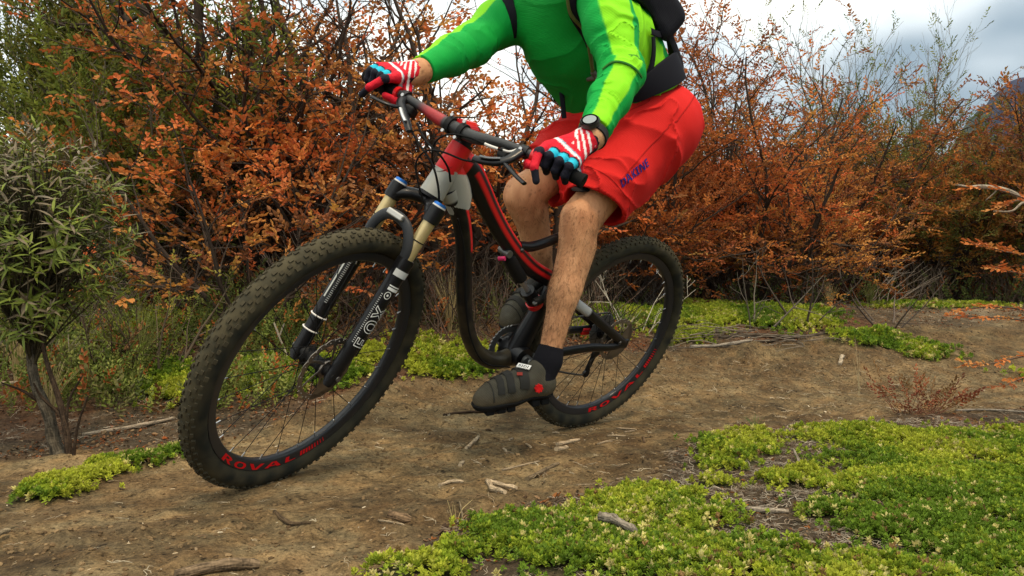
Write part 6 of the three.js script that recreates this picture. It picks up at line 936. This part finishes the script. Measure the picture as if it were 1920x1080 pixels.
// ---------- gloves: each hand is a palm and five separate bent fingers closed round its grip
function worldOfSteered(v) { const q = new THREE.Quaternion().setFromAxisAngle(U.clone().normalize(), STEER); return v.clone().applyQuaternion(q).add(A0).add(BK.base).applyEuler(bike.rotation).add(bike.position); }
function hand(s, wrist, name) {
  const hB = A0.clone().addScaledVector(U, 0.687).addScaledVector(P, -0.06), bz = (z) => { const right = z < 0, k = Math.abs(z); const du = right ? -0.012 : 0.014 + 0.008 * (k - 0.2) / 0.145, dp = 0.013 + 0.019 * (k - 0.2) / 0.145; return worldOfSteered(hB.clone().addScaledVector(U, du).addScaledVector(P, dp).setZ(z).sub(A0)); };
  const in_ = bz(s * 0.225), out = bz(s * 0.325), bx = out.clone().sub(in_).normalize(), fw = worldOfSteered(P.clone().negate()).sub(worldOfSteered(V(0, 0, 0))).normalize(), up = worldOfSteered(U.clone()).sub(worldOfSteered(V(0, 0, 0))).normalize();
  const at = (t, f, u) => in_.clone().lerp(out, t).addScaledVector(fw, f).addScaledVector(up, u);
  const pieces = [], tint = [];
  const F = (pts, r, key) => { for (let i = 0; i < pts.length - 1; i++) { pieces.push(cap(pts[i], pts[i + 1], r[i], r[i + 1])); tint.push([pts[i], pts[i + 1], key, i]); } };
  const fingers = [];
  [[0.08, 1.0], [0.34, 1.06], [0.60, 1.0], [0.84, 0.86]].forEach(([t, k], i) => {
    const mcp = at(t, 0.014, 0.030);
    if (i === 0) fingers.push({ i, pts: [mcp, at(t + 0.06, 0.050, 0.006), at(t + 0.22, 0.062, -0.030), at(t + 0.40, 0.054, -0.055)], r: [0.0125, 0.0108, 0.0096, 0.0082] });      // index on the brake lever
    else fingers.push({ i, pts: [mcp, at(t + 0.02, 0.038 * k, 0.011), at(t + 0.01, 0.030 * k, -0.011), at(t, 0.004, -0.020)], r: [0.0125, 0.0110, 0.0098, 0.0082] });
  });
  const thumb = [at(0.10, -0.045, 0.024), at(-0.10, -0.030, 0.006), at(-0.16, 0.000, -0.022), at(0.02, 0.026, -0.026)];
  const palm = blend([...fingers.map((f) => cap(wrist.clone().lerp(f.pts[0], 0.25), f.pts[0], 0.021, 0.0145)), cap(at(0.12, -0.018, 0.022), at(0.80, -0.020, 0.020), 0.019, 0.018), cap(wrist, wrist.clone().lerp(at(0.45, -0.02, 0.035), 0.5), 0.033, 0.028), cap(thumb[0], thumb[1], 0.017, 0.014)], 0.014);
  const fing = fingers.map((f) => { const c = [cap(f.pts[0], f.pts[1], f.r[0], f.r[1]), cap(f.pts[1], f.pts[2], f.r[1], f.r[2]), cap(f.pts[2], f.pts[3], f.r[2], f.r[3])]; return blend(c, 0.004); });
  const th = blend([cap(thumb[0], thumb[1], 0.016, 0.013), cap(thumb[1], thumb[2], 0.0125, 0.011), cap(thumb[2], thumb[3], 0.011, 0.0085)], 0.004);
  const hand_ = (x, y, z) => { let d = palm(x, y, z); let m = 1e3; for (const f of fing) m = Math.min(m, f(x, y, z)); d = smin(d, m, 0.006); return smin(d, th(x, y, z), 0.006) - 0.0006 * vnoise(x * 160, y * 160, z * 160); };
  const wAx = at(0.45, 0, 0.04).sub(wrist).normalize(), wl = at(0.45, 0, 0.04).distanceTo(wrist), cuffP = plane(wrist.clone().addScaledVector(wAx, -0.012), wAx.clone().negate());
  const f = (x, y, z) => Math.max(hand_(x, y, z), cuffP(x, y, z));
  const nBack = up.clone().addScaledVector(fw, 0.35).normalize();
  const RED = [0.56, 0.012, 0.026], WH = [0.74, 0.68, 0.66], TEAL = [0.02, 0.42, 0.56], BK_ = [0.012, 0.012, 0.020];
  const col = (p, n) => {
    const q = p.clone().sub(wrist), along = q.dot(wAx) / wl, across = p.clone().sub(at(0.45, 0, 0.04)).dot(bx) / 0.05;
    if (along < 0.16) return BK_;
    let best = 1e3, bi = -1, seg = 0, tt = 0; fingers.forEach((F_, i) => { for (let k = 0; k < 3; k++) { const a = F_.pts[k], d = F_.pts[k + 1].clone().sub(a), t = clamp(p.clone().sub(a).dot(d) / d.lengthSq(), 0, 1), dd = p.distanceTo(a.clone().addScaledVector(d, t)) - F_.r[k]; if (dd < best) { best = dd; bi = i; seg = k; tt = t; } } });
    if (th(p.x, p.y, p.z) < 0.002 && along < 0.9 && best > 0.004) return BK_;
    if (best < 0.003 && !(seg === 0 && tt < 0.12)) {
      const pos = seg + tt;
      if (bi === 0) return pos < 0.75 ? RED : pos < 1.15 ? BK_ : pos < 2.2 ? RED : BK_;
      if (pos < 0.20) return RED; if (pos < 0.36) return BK_; if (pos < 0.95) { return TEAL; } return BK_;
    }
    if (n.dot(nBack) < -0.05 && along < 0.92) return BK_;
    // printed back of the hand: white streaks fanning from the knuckles, one chevron
    const v = along, u = across;
    if (v > 0.97 && v < 1.05) return WH; if (v > 0.94 && v <= 0.97) return [0.20, 0.38, 0.48];
    const fan = Math.atan2(u * s + 1.7, v + 0.5) * 11.5, fr = fan - Math.floor(fan); if (v > 0.24 && v < 0.80 && Math.abs(u) < 1.3 && fr < 0.40 && vnoise(u * 2.0 + 3, v * 1.4, 5 + s) > -0.22) return WH;
    const st2 = (u * 1.5 - v * 1.3 + 0.6); if (v > 0.22 && v < 0.6 && Math.abs(st2) < 0.12) return WH;
    return RED;
  };
  const c = at(0.4, -0.02, 0.02), lo = c.clone().add(V(-0.15, -0.13, -0.13)), hi = c.clone().add(V(0.15, 0.13, 0.13));
  const m = rpart(name, meshSDF(f, lo, hi, 0.0026, col), phy({ vertexColors: true, roughness: 0.75, bumpMap: weave, bumpScale: 0.0006 }));
  return { f, at, wrist, wAx, bx, up, fw, nBack, m };
}
const hL = hand(1, J.Lwr, 'glove'), hR = hand(-1, J.Rwr, 'glove');
// wristwatch on the left wrist
{
  const ax = J.Lwr.clone().sub(J.Lel).normalize(), c = mid(J.Lel, J.Lwr, 0.985), out = perp(V(-0.25, 0.55, 0.8), ax), sd = ax.clone().cross(out), W = sub('wristwatch', rider); W.position.copy(c).sub(RB);
  const strapG = new MB(), n = 40; const rows = []; for (let i = 0; i <= n; i++) { const q = i / n * 6.2832; rows.push([-0.010, 0.010].map((w) => out.clone().multiplyScalar(Math.cos(q) * 0.0345).addScaledVector(sd, Math.sin(q) * 0.0345).addScaledVector(ax, w)), [-0.009, 0.009].map((w) => out.clone().multiplyScalar(Math.cos(q) * 0.0378).addScaledVector(sd, Math.sin(q) * 0.0378).addScaledVector(ax, w))); }
  for (let i = 0; i < n; i++) { const a = rows[i * 2], b = rows[i * 2 + 1], d = rows[i * 2 + 2], e = rows[i * 2 + 3]; for (const [p0, p1, p2, p3] of [[b[0], b[1], e[1], e[0]], [a[0], b[0], e[0], d[0]], [b[1], a[1], d[1], e[1]]]) { strapG.tri(p0, p1, p2); strapG.tri(p0, p2, p3); } }
  part('watch_strap', strapG.build(), std({ color: rgb(0.02, 0.02, 0.02), roughness: 0.6, side: THREE.DoubleSide }), W);
  const o = (h) => out.clone().multiplyScalar(h * 0.97);
  part('watch_case', new MB().tube([o(0.034), o(0.036), o(0.044), o(0.0465)], [0.0215, 0.0235, 0.0235, 0.0205], 28).build(), phy({ color: rgb(0.05, 0.05, 0.045), roughness: 0.35, metalness: 0.3 }), W);
  part('watch_bezel', new MB().geo(new THREE.TorusGeometry(0.0178, 0.0022, 8, 32), basis(o(0.0468), ax, sd, out)).build(), std({ color: rgb(0.30, 0.29, 0.26), roughness: 0.35, metalness: 0.6 }), W);
  part('watch_face', new MB().tube([o(0.0464), o(0.0474)], [0.0160, 0.0160], 28).build(), phy({ color: rgb(0.20, 0.23, 0.23), roughness: 0.25, clearcoat: 0.6 }), W);
}
// lettering on the shorts leg and glove
scene.updateMatrixWorld(true);
function decal(name, mesh, f, near, xdir, size, tex, parent, rough = 0.7) {
  const p = snap(f, near), N = grad(f, p, 0.02), x = xdir.clone().addScaledVector(N, -xdir.dot(N)).normalize(), y = N.clone().cross(x), e = new THREE.Euler().setFromRotationMatrix(new THREE.Matrix4().makeBasis(x, y, N));
  const g = new DecalGeometry(mesh, p, e, size); const n = g.attributes.normal, q = g.attributes.position; for (let i = 0; i < q.count; i++) q.setXYZ(i, q.getX(i) + n.getX(i) * 0.0012, q.getY(i) + n.getY(i) * 0.0012, q.getZ(i) + n.getZ(i) * 0.0012);
  g.translate(-RB.x, -RB.y, -RB.z); return part(name, g, std({ map: tex, transparent: true, roughness: rough, polygonOffset: true, polygonOffsetFactor: -2 }), rider);
}
const shortsText = canvasTex(512, 128, (c, w, h) => { c.clearRect(0, 0, w, h); c.fillStyle = '#24206e'; c.strokeStyle = '#24206e'; c.textAlign = 'center'; c.textBaseline = 'middle'; c.font = 'italic bold 112px sans-serif'; c.save(); c.translate(w / 2, h / 2); c.scale(0.98, 0.9); c.lineWidth = 5; c.fillText('DAKINE', 0, 4, 480); c.restore(); });
decal('shorts_lettering', shortsMesh, (x, y, z) => legL(x, y, z), V(0.352, 0.832, -2.30), V(0.70, 0.56, -0.25), V(0.152, 0.040, 0.10), shortsText);
const gloveText = canvasTex(256, 64, (c, w, h) => { c.clearRect(0, 0, w, h); c.fillStyle = '#f3dcd8'; c.font = 'italic bold 58px sans-serif'; c.textAlign = 'center'; c.textBaseline = 'middle'; c.fillText('DAKINE', w / 2, h / 2, 240); });
decal('glove_lettering', hL.m, hL.f, hL.at(0.62, -0.02, 0.06), hL.bx.clone().multiplyScalar(0.55).addScaledVector(hL.fw, 0.8), V(0.056, 0.014, 0.05), gloveText);
// =====================================================================  backpack
{
  const BP = mid(mHip, mSh, 0.55).addScaledVector(fAx, -0.20), T = thing('backpack', 'black hydration backpack with hip belt on the rider\'s back', 'backpack', BP.clone());
  const bpart = (n, g, m) => { g.translate(-BP.x, -BP.y, -BP.z); return part(n, g, m, T); };
  const c = mid(mHip, mSh, 0.98).addScaledVector(fAx, -0.190).add(V(0.075, -0.060, 0)), box = (x, y, z) => { const q = V(x - c.x, y - c.y, z - c.z), a = Math.abs(q.dot(sAx)) - 0.06, b = Math.abs(q.dot(uAx)) - 0.165, d = Math.abs(q.dot(fAx)) - 0.030; return Math.hypot(Math.max(a, 0), Math.max(b, 0), Math.max(d, 0)) + Math.min(Math.max(a, b, d), 0) - 0.045 - 0.006 * fbm(x * 14, y * 14, z * 14, 2); };
  const packed = (x, y, z) => Math.max(box(x, y, z), -(jerseyBase(x, y, z) - 0.012));
  const nylon = (o) => phy({ vertexColors: true, roughness: 0.7, bumpMap: weave, bumpScale: 0.001, ...o });
  bpart('pack_body', meshSDF(packed, c.clone().add(V(-0.34, -0.36, -0.34)), c.clone().add(V(0.34, 0.36, 0.34)), 0.007, (p) => { const q = p.clone().sub(c); return q.dot(fAx) < -0.045 && q.dot(uAx) > -0.03 ? (Math.abs(q.dot(sAx)) < 0.07 ? [0.05, 0.05, 0.055] : [0.16, 0.15, 0.03]) : [0.008, 0.008, 0.012]; }), nylon());
  const skin = (x, y, z) => Math.min(jerseyBase(x, y, z) - 0.012, shorts(x, y, z));
  const W = (u, s, f) => mHip.clone().addScaledVector(uAx, u).addScaledVector(sAx, s).addScaledVector(fAx, f), blk = std({ color: rgb(0.006, 0.006, 0.010), roughness: 0.75, side: THREE.DoubleSide }), gry = std({ color: rgb(0.024, 0.024, 0.030), roughness: 0.7, side: THREE.DoubleSide });
  const torsoS = (x, y, z) => jerseyBase(x, y, z) - 0.014, mirror = (p) => p.clone().addScaledVector(sAx, -2 * p.clone().sub(mHip).dot(sAx));
  const beltS = (x, y, z) => Math.min(jerseyBase(x, y, z) - 0.012, pelvis(x, y, z) - 0.010);
  const wing = [V(0.595, 1.236, -2.50), V(0.519, 1.182, -2.42), V(0.420, 1.112, -2.34), V(0.351, 1.068, -2.30), V(0.290, 1.040, -2.27)], pocket = [V(0.465, 1.276, -2.40), V(0.520, 1.272, -2.43), V(0.597, 1.250, -2.52)];
  const web = [V(0.375, 1.228, -2.30), V(0.397, 1.179, -2.31), V(0.401, 1.124, -2.31), V(0.389, 1.072, -2.29)], side = [V(0.355, 1.235, -2.29), V(0.427, 1.247, -2.33), V(0.505, 1.286, -2.42)];
  for (const k of [0, 1]) {
    const g = (l) => k ? l.map(mirror) : l;
    bpart('hip_belt_wing', strap(beltS, g(wing), [[0, 0.085], [0.35, 0.090], [0.65, 0.070], [1, 0.03]], 0.012, 40, 0.003), blk);
    bpart('hip_pocket', strap(skin, g(pocket), [[0, 0.02], [0.5, 0.045], [1, 0.065]], 0.018, 30, 0.006), gry);
    bpart('strap_web', strap(torsoS, g(web), 0.022, 0.004, 30, 0.001), blk);
    bpart('side_compression_strap', strap(torsoS, g(side), 0.019, 0.004, 30, 0.001), blk);
  }
  bpart('shoulder_strap', strap((x, y, z) => Math.min(torsoS(x, y, z), armR(x, y, z)), [W(0.60, -0.10, -0.05), V(0.016, 1.45, -2.37), V(0.041, 1.363, -2.34), V(0.054, 1.312, -2.33), V(0.071, 1.250, -2.33)], [[0, 0.05], [0.7, 0.046], [1, 0.02]], 0.009, 40, 0.002), blk);
  bpart('shoulder_strap', strap((x, y, z) => Math.min(torsoS(x, y, z), armL(x, y, z)), [W(0.60, 0.10, -0.05), V(0.183, 1.36, -2.07), V(0.176, 1.274, -2.12), V(0.192, 1.227, -2.15), V(0.216, 1.170, -2.18)], [[0, 0.05], [0.6, 0.034], [1, 0.022]], 0.008, 40, 0.002), blk);
  const hose = cm([W(0.56, 0.08, 0.05), V(0.154, 1.302, -2.10), V(0.173, 1.26, -2.13), V(0.200, 1.205, -2.15), V(0.216, 1.127, -2.16), V(0.225, 1.060, -2.17)].map((p) => snap(torsoS, p, 0.010)), 40);
  bpart('drink_hose', new MB().tube(hose, 0.0055, 10).build(), std({ color: rgb(0.10, 0.11, 0.03), roughness: 0.5 }));
  const e = hose[40]; bpart('bite_valve', new MB().tube([e, e.clone().addScaledVector(uAx, -0.022)], [0.0085, 0.008], 14).tube([e.clone().addScaledVector(sAx, 0.012).addScaledVector(uAx, -0.02), e.clone().addScaledVector(sAx, -0.042).addScaledVector(uAx, -0.024)], [0.0085, 0.006], 12).build(), std({ color: rgb(0.10, 0.09, 0.075), roughness: 0.5 }));
  // ring-shaped emblem on strap and hip pocket
  for (const p0 of [V(0.054, 1.305, -2.32), V(0.535, 1.268, -2.43)]) { const f = (x, y, z) => jerseyBase(x, y, z) - 0.012, p = snap(f, p0, 0.0145), N = grad(f, p), F = frameFrom(N); const mb = new MB().geo(new THREE.TorusGeometry(0.0105, 0.0022, 6, 24), basis(p, F[0], F[2].clone().negate(), N)).geo(new THREE.BoxGeometry(0.004, 0.010, 0.002), basis(p.clone().addScaledVector(F[0], 0.003), F[0], F[2].clone().negate(), N)); bpart('ring_emblem', mb.build(), std({ color: rgb(0.45, 0.45, 0.45), roughness: 0.5 })); }
  bpart('hanging_strap', new MB().tube(cm([V(0.132, 1.20, -2.36), V(0.147, 1.095, -2.352), V(0.156, 1.005, -2.35)], 12), 0.0075, 10, true, [1, 0.5]).build(), blk);
}
renderer.setSize(1024, 576);
renderer.render(scene, camera);
